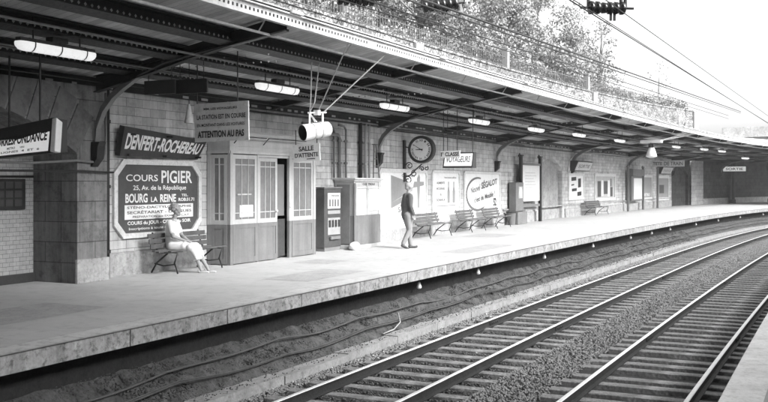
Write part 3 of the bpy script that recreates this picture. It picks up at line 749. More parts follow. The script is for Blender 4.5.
# ================================================================== NAME SIGN
def board(parent, name, BL, BR, TR_, TL, th, mat, bevel=.006):
    """slab with front quad BL..TL (3D in parent space) and thickness th behind"""
    BL, BR, TR_, TL = map(Vector, (BL, BR, TR_, TL)); n = (BR - BL).cross(TL - BL).normalized()
    m = MB(); q = [BL, BR, TR_, TL]; m.add(q + [v - n * th for v in q], [(0, 1, 2, 3), (7, 6, 5, 4), (0, 4, 5, 1), (1, 5, 6, 2), (2, 6, 7, 3), (3, 7, 4, 0)])
    return m.build(name, mat, parent, bevel=bevel)
def qsub(BL, BR, TR_, TL, u0, u1, v0, v1):
    BL, BR, TR_, TL = map(Vector, (BL, BR, TR_, TL))
    f = lambda u, v: BL * (1 - u) * (1 - v) + BR * u * (1 - v) + TR_ * u * v + TL * (1 - u) * v
    return f(u0, v0), f(u1, v0), f(u1, v1), f(u0, v1)
t = thing('station_name_sign', 'dark enamel station name sign DENFERT-ROCHEREAU with white letters', 'sign', 5.1, OW(5.1), 2.2)
Q = [(-1.32, -0.15, 0.07), (1.19, -0.05, 0.06), (1.39, -0.15, 0.46), (-1.32, -0.27, 0.63)]
board(t, 'panel', *Q, .12, m_darkp)
m_ = MB(); letter(m_, 'DENFERT-ROCHEREAU', *qsub(*Q, .04, .965, .25, .80), lift=.006, bold=.035, slant=.01); m_.build('lettering', m_white, t)
m_ = MB()
for x in (-1.1, 0, 1.1): m_.tube([(x, 0, .5), (x, -.35, .48)], .02, 6); m_.tube([(x, 0, .1), (x, -.2, .1)], .02, 6)
m_.build('bracket', m_iron, t)

# ================================================================== POSTERS ON THE WALL
def octo(x0, x1, z0, z1, c): return [(x0 + c, z0), (x1 - c, z0), (x1, z0 + c), (x1, z1 - c), (x1 - c, z1), (x0 + c, z1), (x0, z1 - c), (x0, z0 + c)]
def poster(name, label, s0, s1, z0, z1, mat, fw=.11, cut=.0, group=None, fmat=None, depth=.06):
    sc = (s0 + s1) / 2; w = (s1 - s0) / 2; t = thing(name, label, 'poster', sc, OW(sc), 0, group)
    m = MB(); c = cut + .001
    out = octo(-w, w, z0, z1, c); inn = octo(-w + fw, w - fw, z0 + fw, z1 - fw, max(.001, c - fw * .4))
    n = 8; vs = [(x, -depth, z) for x, z in out] + [(x, -depth, z) for x, z in inn] + [(x, .0, z) for x, z in out] + [(x, -.0, z) for x, z in inn]
    fs = []
    for i in range(n):
        k = (i + 1) % n; fs += [(i, k, n + k, n + i), (i, 2 * n + i, 2 * n + k, k), (n + i, n + k, 3 * n + k, 3 * n + i)]
    m.add(vs, fs); m.build('frame', fmat or m_frame, t, bevel=.004)
    m = MB(); m.prism(inn, lambda x, z: (x, -.02, z), lambda x, z: (x, -.001, z)); m.build('sheet', mat, t)
    return t, w - fw
T_, w = poster('advertising_poster', 'large dark grey poster COURS PIGIER with cut corners behind the seated woman', 3.74, 6.42, .70, 2.22, m_pgrey, .10, .26)
y = -.021
m_ = MB()
wl(m_, 'COURS', -.98, -.05, 1.80, 1.93, y, bold=.01); wl(m_, 'PIGIER', .06, 1.05, 1.76, 2.02, y, bold=.02)
wl(m_, '25, Av. de la République', -.78, .85, 1.60, 1.72, y, bold=.012)
wl(m_, 'BOURG', -1.0, -.36, 1.38, 1.56, y, bold=.03); wl(m_, 'LA', -.26, -.06, 1.39, 1.49, y, bold=.02); wl(m_, 'REINE', .02, .52, 1.38, 1.54, y, bold=.03)
wl(m_, 'TEL.', .70, .92, 1.49, 1.54, y, bold=.02); wl(m_, 'ROB:31.71', .60, 1.12, 1.39, 1.46, y, bold=.03)
wl(m_, 'COURS du JOUR - COURS du SOIR', -.94, 1.0, .935, 1.025, y, bold=.025)
wl(m_, 'Inscriptions à toute époque', -.9, .55, .84, .905, y, bold=.01)
m_.build('lettering', m_offw, T_)
m_ = MB(); m_.prism([(-1.02, 1.06), (1.08, 1.06), (1.08, 1.34), (-1.02, 1.34)], lambda a, b: (a, -.026, b), lambda a, b: (a, -.0215, b)); m_.build('inset', m_offw, T_)
m_ = MB(); y = -.027
wl(m_, 'STÉNO-DACTYLOGRAPHIE', -.96, 1.02, 1.265, 1.325, y, bold=.02); wl(m_, 'SECRÉTARIAT - LANGUES', -.96, 1.02, 1.165, 1.235, y, bold=.02); wl(m_, 'PREPARATION aux EXAMENS C.A.P.', -.8, .95, 1.085, 1.13, y, bold=.01)
m_.build('inset_lettering', m_pgrey, T_)

# the three pale posters in the middle
T_, w = poster('advertising_poster', 'pale poster with a grey slanted block, left of the clock', 14.95, 18.95, .35, 2.2, m_offw, .12, .12)
m_ = MB(); m_.prism([(-1.05, 1.15), (.35, 1.45), (.35, 1.8), (-1.05, 2.0)], lambda a, b: (a, -.024, b), lambda a, b: (a, -.0205, b))
m_.prism([(-1.05, .98), (-1.05, 1.149), (.2, 1.40), (.1, 1.2)], lambda a, b: (a, -.024, b), lambda a, b: (a, -.0205, b)); m_.build('artwork', m_pmid, T_)
m_ = MB(); wl(m_, 'Galeries', -.2, .9, 1.95, 2.04, -.021, bold=.01); wl(m_, 'SALON', -.5, .7, .85, 1.02, -.021, bold=.02); wl(m_, 'ENTREE LIBRE', -.2, .8, .68, .75, -.021); m_.build('lettering', m_inkg, T_)
m_ = MB()
m_.prism([(1.15, .95), (1.32, .95), (1.36, 1.95), (1.28, 2.05), (1.10, 1.9)], lambda a, b: (a, -.026, b), lambda a, b: (a, -.0215, b))
m_.prism([(.75, 1.60), (1.7, 1.68), (1.7, 1.80), (.85, 1.80)], lambda a, b: (a, -.031, b), lambda a, b: (a, -.0265, b)); m_.build('figure_print', m_pmid, T_)
T_, w = poster('advertising_poster', 'narrow pale poster with a bottle print under the first class sign', 19.35, 22.2, .42, 2.2, m_offw, .10, .1)
m_ = MB(); y = -.021
wl(m_, 'ALIMENTS', -.95, -.15, 1.72, 1.80, y, bold=.02); wl(m_, 'MODERNES', -.95, -.15, 1.52, 1.60, y, bold=.02); wl(m_, 'du', -.65, -.45, 1.32, 1.42, y); wl(m_, 'BONHEUR', -.95, -.1, 1.12, 1.22, y, bold=.02)
wl(m_, 'Votre boisson préférée', -.2, 1.05, 1.9, 1.98, y); m_.build('lettering', m_inkg, T_)
m_ = MB()
for a, b, q in ((.25, 1.05, .13), (.8, 1.05, .13)):
    m_.prism([(a - q, b), (a + q, b), (a + q, b + .4), (a + q * .35, b + .58), (a + q * .35, b + .75), (a - q * .35, b + .75), (a - q * .35, b + .58), (a - q, b + .4)], lambda x, z: (x, -.024, z), lambda x, z: (x, -.0205, z))
m_.prism([(-.95, .94), (1.0, .94), (1.0, .98), (-.95, .98)], lambda x, z: (x, -.024, z), lambda x, z: (x, -.0205, z))
for k in range(4): m_.prism([(-.8, .62 + k * .07), (.3 + .1 * (k % 2), .62 + k * .07), (.3 + .1 * (k % 2), .64 + k * .07), (-.8, .64 + k * .07)], lambda x, z: (x, -.024, z), lambda x, z: (x, -.0205, z))
m_.build('artwork', m_pmid, T_)
T_, w = poster('advertising_poster', 'wide pale poster Nicolas c\'est la Meuble with a big grey C swoosh', 22.6, 27.15, .42, 2.2, m_offw, .10, .1)
T_['label'] = 'wide pale poster SÉGALOT with a big grey curved swoosh'
m_ = MB(); y = -.021
def strip(pts, w_, yy=-.024):
    for i in range(len(pts) - 1):
        (x0, z0), (x1, z1) = pts[i], pts[i + 1]; d = Vector((x1 - x0, 0, z1 - z0)).normalized(); n_ = Vector((-d.z, 0, d.x))
        wa = w_ * (1 - abs(i / (len(pts) - 1) * 2 - 1) * .6); a_ = Vector((x0, yy, z0)); b_ = Vector((x1, yy, z1)); m_.add([a_ - n_ * wa, b_ - n_ * wa, b_ + n_ * wa, a_ + n_ * wa], [(0, 1, 2, 3)])
strip([(-.6 + 1.35 * math.cos(t), 1.33 + .62 * math.sin(t)) for t in np.linspace(R(75), R(305), 26)], .075)
m_.build('artwork', m_inkg, T_)
m_ = MB()
letter(m_, 'Nouvel', (-1.45, y, 1.35), (-.35, y, 1.47), (-.35, y, 1.72), (-1.45, y, 1.57), lift=.004, bold=.02)
letter(m_, 'SÉGALOT', (-.2, y, 1.5), (1.85, y, 1.72), (1.85, y, 2.0), (-.2, y, 1.84), lift=.004, bold=.05)
letter(m_, "c'est du Meuble !", (-1.05, y, 1.0), (1.5, y, 1.22), (1.5, y, 1.46), (-1.05, y, 1.2), lift=.012, bold=.02)
m_.build('lettering', m_inkg, T_)
m_ = MB(); wl(m_, '52', 1.35, 1.75, .82, 1.15, y, bold=.05); m_.build('number', m_ink, T_)

# small posters further along
T_, w = poster('advertising_poster', 'tall poster with dark rectangles and a round figure, under a light box', 37.45, 40.4, .85, 2.25, m_offw, .12, .0)
m_ = MB()
for a, b, c, d in ((-.9, 1.85, .9, .22), (-.8, 1.3, .9, .18), (.35, 1.5, .55, .5), (.2, 1.05, .8, .25), (-.9, 1.6, .5, .1)): m_.prism([(a, b), (a + c, b + .03), (a + c, b + d), (a, b + d - .03)], lambda x, z: (x, -.024, z), lambda x, z: (x, -.0205, z))
m_.build('artwork', m_ink, T_)
T_, w = poster('advertising_poster', 'wide framed poster in grey blocks with a bottle, between two benches', 42.4, 46.8, .72, 2.28, M('poster_soft', .4, .75, .15, 2, .05), .16, .0)
m_ = MB()
for a, b, c, d in ((-1.6, .95, .7, .9), (-.3, 1.1, .8, .75), (1.1, .95, .5, .55), (1.15, 1.55, .2, .45)): m_.prism([(a, b), (a + c, b), (a + c, b + d), (a, b + d)], lambda x, z: (x, -.024, z), lambda x, z: (x, -.0205, z))
m_.build('artwork', m_pgrey, T_)
m_ = MB(); m_.prism([(-.8, 1.0), (-.4, 1.0), (-.4, 1.9), (-.8, 1.9)], lambda x, z: (x, -.024, z), lambda x, z: (x, -.0205, z)); m_.prism([(.55, .95), (1.0, .95), (1.0, 1.9), (.55, 1.9)], lambda x, z: (x, -.024, z), lambda x, z: (x, -.0205, z)); m_.build('pale_blocks', m_white, T_)
T_, w = poster('advertising_poster', 'framed grey poster between the thin dark posts at the right', 53.0, 56.2, .6, 2.28, m_pmid, .16, .0)
m_ = MB(); wl(m_, 'METRO', -.9, .9, .85, 1.05, -.021, bold=.03); m_.build('lettering', m_white, T_)
T_, w = poster('advertising_poster', 'plain dark grey framed poster beside the second bricked niche', 57.4, 60.6, .5, 2.28, m_pmid, .2, .0)
m_ = MB(); m_.prism([(-1.1, 1.0), (.2, 1.0), (.2, 1.6), (-1.1, 1.6)], lambda x, z: (x, -.024, z), lambda x, z: (x, -.0205, z)); m_.build('artwork', m_pgrey, T_)
for s_, lb in ((39.3, 'tilted light box sign above the tall poster'), (58.9, 'tilted light box sign above the plain dark poster')):
    t = thing('light_box_sign', lb, 'sign', s_, OW(s_), 2.38, 'tilted light boxes on the wall')
    m_ = MB(); m_.prism([(0, 0), (-.22, .0), (-.42, .46), (-.38, .52), (0, .52)], lambda a, b: (-1.45, a, b), lambda a, b: (1.45, a, b)); m_.build('case', m_darkp, t, bevel=.01)
    Q = [(-1.38, -.245, .03), (1.38, -.245, .03), (1.38, -.43, .455), (-1.38, -.43, .455)]
    board(t, 'face', *Q, .008, m_signg, 0); m_ = MB(); letter(m_, 'SORTIE' if s_ < 50 else 'PASSAGE', *qsub(*Q, .12, .88, .3, .72), lift=.006, bold=.02); m_.build('lettering', m_pmid if s_ > 50 else m_inkg, t)

# ================================================================== WAITING ROOM
KS = 8.6; t = kio = thing('waiting_room', 'wooden two tone waiting room with glazed doors against the wall', 'kiosk', KS, OW(KS))
def KX(s): return (s - KS) * 1.0
FY = -.55; x0, x1 = 6.72 - KS, 10.30 - KS; XL = 6.64 - KS; HT = 2.86
# shell: side walls, back, roof (dark inside)
m_ = MB(); m_.prism([(XL + .02, 0), (x0 + .02, FY + .06), (x1 - .02, FY + .06), (x1 - .02, 0)], lambda a, b: (a, b, HT + .003), lambda a, b: (a, b, HT + .05)); m_.build('roof', m_up, t, bevel=.01)
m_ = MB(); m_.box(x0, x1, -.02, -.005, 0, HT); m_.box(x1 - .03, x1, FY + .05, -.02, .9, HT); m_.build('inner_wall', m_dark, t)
m_ = MB(); m_.box(x1 + .001, x1 + .03, FY, 0, .87, HT); m_.build('side_wall', m_up, t)
m_ = MB(); m_.box(x1 + .001, x1 + .03, FY, 0, 0, .868); m_.build('side_wall_base', m_low, t)
# frieze with boards and cornice lines
def face_map(ax, ay, bx, by):
    A = Vector((ax, ay, 0)); B = Vector((bx, by, 0)); d = (B - A).normalized(); n_ = Vector((d.y, -d.x, 0)); L = (B - A).length
    return L, (lambda u, dep, z: A + d * u - n_ * dep + Vector((0, 0, z)))      # dep > 0 goes inside
def fbox(m, f, u0, u1, d0, d1, z0, z1):
    vs = [f(u, d, z) for u in (u0, u1) for d in (d0, d1) for z in (z0, z1)]
    m.add(vs, [(0, 1, 3, 2), (4, 6, 7, 5), (0, 4, 5, 1), (2, 3, 7, 6), (0, 2, 6, 4), (1, 5, 7, 3)])
LF, ff = face_map(x0, FY, x1, FY); LS, fs_ = face_map(XL, -.02, x0, FY)
up = MB(); low = MB(); gl = MB(); dk = MB(); knob = MB()
for (L, f) in ((LF, ff), (LS, fs_)):
    fbox(up, f, 0, L, .0, .04, 2.44, HT); fbox(up, f, -.01, L + .01, -.035, -.001, 2.40, 2.46); fbox(up, f, -.01, L + .01, -.03, -.001, HT - .06, HT)
    fbox(up, f, 0, L, -.012, -.001, 2.56, 2.575); fbox(up, f, 0, L, -.012, -.001, 2.68, 2.695)
def glazed(f, u0, u1, z0, z1, cols, top=.22, st=.07, base=True, dep=0.0, lower=True, mid=None):
    """a leaf: two stiles, rails, slender glazing bars, panes behind; solid panel below"""
    fbox(up, f, u0, u0 + st, dep, dep + .04, .87, z1); fbox(up, f, u1 - st, u1, dep, dep + .04, .87, z1)
    fbox(up, f, u0 + st, u1 - st, dep, dep + .04, z1 - st, z1); fbox(up, f, u0 + st, u1 - st, dep, dep + .04, z0, z0 + st * .8)
    fbox(up, f, u0 + st, u1 - st, dep, dep + .035, .87, z0 - .001) if z0 > .88 else None
    fbox(up, f, u0 + st, u1 - st, dep + .004, dep + .03, z1 - top - .012, z1 - top + .012)
    fbox(up, f, u0 + st, u1 - st, dep + .004, dep + .03, z0 + .2, z0 + .222)
    for c in range(1, cols):
        u = u0 + st + (u1 - u0 - 2 * st) * c / cols; fbox(up, f, u - .011, u + .011, dep + .002, dep + .032, z0 + st * .8, z1 - st)
    fbox(gl, f, u0 + st, u1 - st, dep + .022, dep + .026, z0 + st * .7, z1 - st)
    fbox(low, f, u0, u1, dep, dep + .03, .02, .868)
    fbox(low, f, u0, u0 + st, dep - .012, dep - .001, .02, .868); fbox(low, f, u1 - st, u1, dep - .012, dep - .001, .02, .868)
    fbox(low, f, u0 + st, u1 - st, dep - .012, dep - .001, .02, .14); fbox(low, f, u0 + st, u1 - st, dep - .012, dep - .001, .78, .868)
def uu(s): return (s - KS) - x0
glazed(fs_, .08, LS - .06, .90, 2.38, 2, st=.08)
fbox(up, fs_, 0, .078, -.01, .04, .87, 2.40); fbox(low, fs_, 0, .078, -.01, .04, 0, .868)
for u0, u1 in ((0, .10), (LF - .10, LF)): fbox(up, ff, u0, u1, -.015, .05, .87, 2.40); fbox(low, ff, u0, u1, -.015, .05, 0, .868)
gA = uu(7.75)
glazed(ff, .11, gA, .90, 2.38, 3, st=.09)
fbox(up, ff, .30, gA - .2, .01, .03, 1.50, 1.53); 
fbox(up, ff, gA + .005, gA + .05, -.01, .05, .87, 2.40); fbox(low, ff, gA + .005, gA + .05, -.01, .05, 0, .868)
glazed(ff, gA + .055, uu(8.58), .90, 2.33, 3, st=.08, top=.2)
glazed(ff, uu(9.22), LF - .105, .90, 2.33, 3, st=.08, top=.2)
fbox(up, ff, uu(9.08), uu(9.20), -.012, .05, .87, 2.40); fbox(low, ff, uu(9.08), uu(9.20), -.012, .05, 0, .868)
fbox(up, ff, gA + .055, LF - .105, .0, .04, 2.34, 2.40)
# second leaf swung inwards in the dark doorway
_, f2 = face_map((8.98 - KS), FY + .03, (8.90 - KS), FY + .48)
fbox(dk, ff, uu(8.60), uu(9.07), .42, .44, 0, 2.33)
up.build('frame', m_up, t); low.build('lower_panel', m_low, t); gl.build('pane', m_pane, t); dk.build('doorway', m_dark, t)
m_ = MB(); m_.box(8.62 - KS, 9.06 - KS, FY + .10, FY + .13, .05, .92); m_.build('inner_door', m_skirt, t)
m_ = MB(); fbox(m_, ff, uu(8.66), uu(9.03), .10, .12, 1.0, 2.2); m_.build('inner_door_pane', m_inkg, t)
m_ = MB(); m_.ball((8.52 - KS, FY - .03, 1.12), .03, 8); m_.box(9.10 - KS, 9.18 - KS, FY - .03, FY - .016, 1.18, 1.32); m_.build('handle', m_white, t, smooth=True)
# printed notice behind the pane
m_ = MB(); m_.box(7.1 - KS, 7.6 - KS, FY + .006, FY + .018, 1.02, 1.28); m_.build('notice', m_offw, t)
# brackets on the frieze and the lamp rail
m_ = MB()
for a in (6.95, 7.0, 7.9, 7.95): pass
for a, b in ((6.85, 7.9), (7.98, 9.6)):
    m_.tube([(a - KS, FY - .02, 2.62), (a - KS, FY - .16, 2.76), (b - KS, FY - .16, 2.76)], .012, 6)
m_.build('awning_rod', m_iron, t)

# ================================================================== HANGING SIGNS
def hang_sign(name, label, s, oc, hc, w, h_, turn, roll, mat, lines, lmat, rods=(), thick=.03, cat='sign', rodmat=None, top=4.1):
    """a plate across the platform facing the camera end (local -x)"""
    t = thing(name, label, cat, s, oc, hc, turn=turn)
    cr, sr = math.cos(roll), math.sin(roll)
    def q(u, v): return Vector((0, -(u * cr - v * sr), u * sr + v * cr))     # u to the right as seen, v up
    Q = [q(-w / 2, -h_ / 2), q(w / 2, -h_ / 2), q(w / 2, h_ / 2), q(-w / 2, h_ / 2)]
    board(t, 'plate', *Q, thick, mat, .004)
    m = MB()
    for tx, u0, u1, v0, v1, bo in lines: letter(m, tx, *qsub(*Q, u0, u1, v0, v1), lift=.004, bold=bo)
    m.build('lettering', lmat, t)
    if rods:
        m = MB()
        for u in rods: a_ = q(u * w, h_ / 2 - .02); m.tube([a_ + Vector((.015, 0, 0)), (a_.x + .015, a_.y, top - hc)], .012, 6)
        m.build('hanger', rodmat or m_iron, t)
    return t, Q
t, Q = hang_sign('warning_sign', 'battered grey hanging sign reading ATTENTION AU PAS in dark letters', 3.9, -3.27, 2.86, 1.17, .69, 0, .02, m_signg,
    [('MM. LES VOYAGEURS', .18, .80, .82, .88, .02), ('LA STATION EST EN COURBE', .05, .95, .58, .70, .02), ('EN MONTANT DANS LES VOITURES', .05, .93, .39, .47, .015), ('ATTENTION AU PAS', .06, .92, .10, .28, .04)], m_ink, (-.45, .30), top=4.1)
# small conical lamp hung left of it
t = thing('pendant_lamp', 'small white conical lamp shade hanging at the left edge of the warning sign', 'lamp', 3.75, -3.86, 2.98)
m_ = MB(); m_.lathe([(.02, .2), (.03, .16), (.055, .02), (.085, -.12), (.08, -.14)], n=16); m_.build('shade', m_signg, t, smooth=True)
m_ = MB(); m_.tube([(0, 0, .19), (0, 0, 1.1)], .008, 5); m_.build('wire', m_iron, t)
t, Q = hang_sign('waiting_room_sign', 'white plate SALLE D\'ATTENTE hanging above the open door', 9.0, -4.57, 2.47, .72, .40, 0, .06, m_white,
    [('SALLE', .22, .78, .60, .88, .03), ("D'ATTENTE", .06, .94, .24, .50, .03)], m_ink, (-.4, .4), top=3.0)
m_ = MB(); letter(m_, 'l', *qsub(*Q, .5, .82, .10, .15), lift=.006, bold=.0); m_.build('arrow', m_ink, t)
t, Q = hang_sign('class_sign', 'white 1re CLASSE plate fixed in front of a dark slanted box, right of the clock', 15.6, -3.72, 2.60, .62, .20, 0, .02, m_white,
    [('1', .03, .08, .2, .8, .03), ('re', .10, .16, .5, .85, .02), ('CLASSE', .24, .95, .2, .8, .03)], m_ink, (-.35, .35), top=4.0)
t = thing('platform_box_sign', 'dark slanted box sign with pale letters hanging behind the class plate', 'sign', 15.75, -3.55, 2.20)
m_ = MB(); m_.prism([(-.02, 0), (.30, 0), (.30, .46), (.12, .46)], lambda a, b: (a, -.47, b), lambda a, b: (a, .47, b)); m_.build('case', m_darkp, t, bevel=.008)
Q = [(-.018, .43, .06), (-.018, -.43, .06), (.10, -.43, .42), (.10, .43, .42)]
board(t, 'face', *Q, .01, m_lit, 0); m_ = MB(); letter(m_, 'VOYAGEURS', *qsub(*Q, .06, .94, .28, .8), lift=.006, bold=.02); m_.build('lettering', m_inkg, t)
m_ = MB()
for y_ in (-.4, .4): m_.tube([(.2, y_, .45), (.2, y_, 1.85)], .012, 6)
m_.build('hanger', m_iron, t)
# CORRESPONDANCE
t = thing('transfer_sign', 'lit CORRESPONDANCE sign hanging before the arch at the left edge', 'sign',   .15, -4.17, 2.16)
tw = .62; rl = .06
def cq(x, y_, z): return Vector((x, y_, z * (1 - .16 * (y_ / tw * .5 + .5)) - y_ * rl))
m_ = MB(); m_.prism([(0, 0), (.34, .02), (.34, .50), (.06, .52)], lambda a, b: cq(a, -tw, b), lambda a, b: cq(a, tw, b)); m_.build('case', m_darkp, t, bevel=.01)
Q = [cq(-.002, tw - .03, .04), cq(-.002, -tw + .05, .04), cq(.045, -tw + .05, .38), cq(.045, tw - .03, .38)]
board(t, 'face', *Q, .006, m_lit, 0)
m_ = MB(); letter(m_, 'CORRESPONDANCE', *qsub(*Q, .03, .97, .46, .90), lift=.006, bold=.04); letter(m_, 'METRO', *qsub(*Q, .30, .44, .25, .36), lift=.006, bold=.02); letter(m_, 'VERS', *qsub(*Q, .52, .60, .26, .34), lift=.006)
letter(m_, 'LIGNES  4  ET  6', *qsub(*Q, .20, .86, .08, .18), lift=.006); m_.build('lettering', m_ink, t)
m_ = MB(); m_.prism([(-.02, .02), (.10, .0), (.14, .44), (.02, .5)], lambda a, b: cq(a, -tw - .012, b), lambda a, b: cq(a, -tw - .10, b)); m_.build('end_cap', m_white, t, bevel=.01)
m_ = MB()
for y_ in (-.22, .40): m_.tube([(.2, y_, .45), (.2, y_, 1.72)], .016, 6)
m_.build('hanger', m_iron, t)
# two small empty boards hung under the first bracket
for k, (y_, lb) in enumerate(((-3.9, 'small dark blank board hanging under the first bracket'), (-3.3, 'second blank board, right of the small dark board'))):
    t = thing('blank_board', lb, 'board', 3.0 + .1 * k, y_, 3.42, 'blank boards under the bracket')
    m_ = MB(); m_.box(-.02, .02, -.33, .33, -.12, .12); m_.build('plate', m_darkp if k == 0 else m_iron, t, bevel=.004)
    m_ = MB(); [m_.tube([(0, q, .12), (0, q, .5)], .008, 5) for q in (-.25, .25)]; m_.build('wire', m_iron, t)
# notice on the tiled wall
t = thing('notice_board', 'small dark notice board on the white tiled wall', 'notice', 2.05, OW(2) - .75, 1.56)
m_ = MB(); m_.box(-.62, .30, -.04, .0, -.26, .28); m_.build('panel', m_darkp, t, bevel=.006)
m_ = MB()
for i in range(4):
    for j in range(3): m_.box(-.55 + i * .2, -.39 + i * .2, -.046, -.0405, -.2 + j * .155, -.08 + j * .155)
m_.build('sheets', m_pgrey, t)
m_ = MB(); m_.box(-6, .6, -.012, 0, .30, .34); m_.build('ledge', m_iron, t)

# ================================================================== CLOCK
t = thing('station_clock', 'round white faced station clock with dark rim on a scrolled bracket', 'clock', 17, -5.27, 2.80)
RC = .43
m_ = MB(); m_.lathe([(.0, -.09), (RC - .09, -.09), (RC - .08, -.11), (RC - .03, -.13), (RC, -.10), (RC, .10), (RC - .03, .13), (RC - .08, .11), (RC - .09, .09), (0, .09)], (1, 0, 0), 40); m_.build('case', m_iron, t, smooth=False)
m_ = MB(); m_.lathe([(0, -.094), (RC - .085, -.094)], (1, 0, 0), 40); m_.lathe([(0, .094), (RC - .085, .094)], (1, 0, 0), 40); m_.build('dial', m_white, t)
m_ = MB(); NUM = ['XII', 'I', 'II', 'III', 'IIII', 'V', 'VI', 'VII', 'VIII', 'IX', 'X', 'XI']
for i, nm in enumerate(NUM):
    a_ = R(30 * i); c = Vector((-.0945, -math.sin(a_) * (RC - .145), math.cos(a_) * (RC - .145))); rt = Vector((0, -math.cos(a_), -math.sin(a_))); upv = Vector((0, -math.sin(a_), math.cos(a_)))
    wn2 = .016 * len(nm) + .012
    letter(m_, nm, c - rt * wn2 - upv * .034, c + rt * wn2 - upv * .034, c + rt * wn2 + upv * .034, c - rt * wn2 + upv * .034, lift=.002, bold=.02)
m_.build('numerals', m_ink, t)
def hand(deg, L, w_, name):
    a_ = R(deg); d = Vector((0, -math.sin(a_), math.cos(a_))); n_ = Vector((0, d.z, -d.y)); o_ = Vector((-.102, 0, 0))
    m = MB(); m.add([o_ - d * .06 - n_ * w_, o_ - d * .06 + n_ * w_, o_ + d * L + n_ * w_ * .4, o_ + d * L - n_ * w_ * .4], [(0, 1, 2, 3)]); q = [v + Vector((.004, 0, 0)) for v in m.v[:4]]; m.add(q, [(3, 2, 1, 0)])
    m.build(name, m_ink, t)
hand(268, .18, .018, 'hour_hand'); hand(302, .30, .012, 'minute_hand')
m_ = MB(); YB = .60    # to the wall
m_.box(-.08, .08, YB - .04, YB + .05, -1.0, .3); m_.tube([(0, YB - .02, .1), (0, RC, .06)], .02, 6)
m_.tube([(0, YB - .03, -.85), (0, YB - .2, -.8), (0, .2, -.62), (0, .0, -RC - .02)], .022, 6)
def scroll(cy, cz, r, turns, ph, sgn=1):
    pts = []
    for k in range(30): a_ = ph + sgn * turns * 2 * math.pi * k / 29; rr = r * (1 - .75 * k / 29); pts.append((0, cy + math.cos(a_) * rr, cz + math.sin(a_) * rr))
    m_.tube(pts, .016, 5)
scroll(.42, -.50, .12, 1.3, 0); scroll(.26, -.74, .11, 1.3, 2.0, -1); scroll(.46, -.95, .12, 1.2, 1.0); scroll(.0, -.60, .08, 1.2, 0); scroll(-.15, -.58, .07, 1.2, 2)
m_.build('bracket', m_iron, t, smooth=False)

# ================================================================== HANGING LOUDSPEAKERS
t = thing('projector', 'white tubular projector with a dark open mouth hanging on thin rods', 'projector', 6.05, -2.55, 2.79)
inv = t.matrix_basis.to_3x3().inverted(); ax = inv @ Vector((-.78, -.60, -.16)); ax.normalize()
m_ = MB(); m_.lathe([(.0, -.30), (.10, -.30), (.145, -.26), (.15, -.05), (.15, .12), (.155, .13), (.16, .34), (.152, .34)], ax, 24); m_.build('barrel', m_white, t, smooth=False, bevel=.0)
m_ = MB(); m_.lathe([(.157, -.10), (.162, -.10), (.162, -.05), (.157, -.05)], ax, 24); m_.lathe([(.157, .08), (.166, .08), (.166, .12), (.157, .12)], ax, 24); m_.build('band', m_signg, t)
m_ = MB(); m_.lathe([(0, .06), (.10, .08), (.15, .335)], ax, 24); m_.build('mouth', m_dark, t)
rgt = inv @ Vector((.86, .48, 0)); rgt.normalize()
m_ = MB()
for k in (-.16, .12): c = rgt * k; m_.tube([c + Vector((0, 0, .12)), c + Vector((0, 0, .36))], .022, 8)
m_.tube([rgt * -.2 + Vector((0, 0, .34)), rgt * .2 + Vector((0, 0, .36))], .018, 6); m_.box(-.05, .05, -.05, .05, .30, .40); m_.build('yoke', m_white, t)
m_ = MB()
M3 = t.matrix_basis.inverted()
for a_, (s_, o_, h_) in ((.14, (6.6, -1.32, 4.28)), (.02, (5.05, -1.32, 4.28))): m_.tube([rgt * a_ + Vector((0, 0, .36)), M3 @ P(s_, o_, h_)], .013, 6)
for (s_, o_, h_), b_ in (((5.6, -2.4, 4.16), -.04), ((5.9, -2.4, 4.16), .0)):
    e2 = M3 @ P(s_, o_, h_); mid = (e2 + rgt * -.16) / 2 + Vector((0, 0, -.15)); m_.tube([e2, mid, rgt * -.16 + Vector((0, 0, .34)), rgt * b_ + Vector((0, 0, .16))], .011, 6)
m_.build('rod', m_signg, t)
t = thing('platform_spotlight', 'white lamp unit on an angled rod far along the canopy', 'lamp', 36.5, -2.4, 3.25)
m_ = MB(); m_.lathe([(0, .22), (.12, .22), (.2, 0), (.26, -.2), (.24, -.24), (.10, -.3), (0, -.3)], n=18); m_.build('body', m_white, t, smooth=True)
m_ = MB(); m_.box(-.2, .2, -.5, .5, .42, .56); m_.build('cross_bar', m_white, t, bevel=.02)
m_ = MB(); m_.tube([(-.15, 0, .2), (-.15, 0, .45)], .03, 6); m_.tube([(.15, 0, .2), (.15, 0, .45)], .03, 6); m_.box(-.12, .12, -.12, .12, .2, .38); m_.build('bracket', m_darkp, t)
m_ = MB(); M3 = t.matrix_basis.inverted()
for q in ((40, -1.35, 4.3), (41.5, -1.35, 4.3)): m_.tube([(0, -.3, .5), M3 @ P(*q)], .025, 6)
m_.build('rod', m_signg, t)

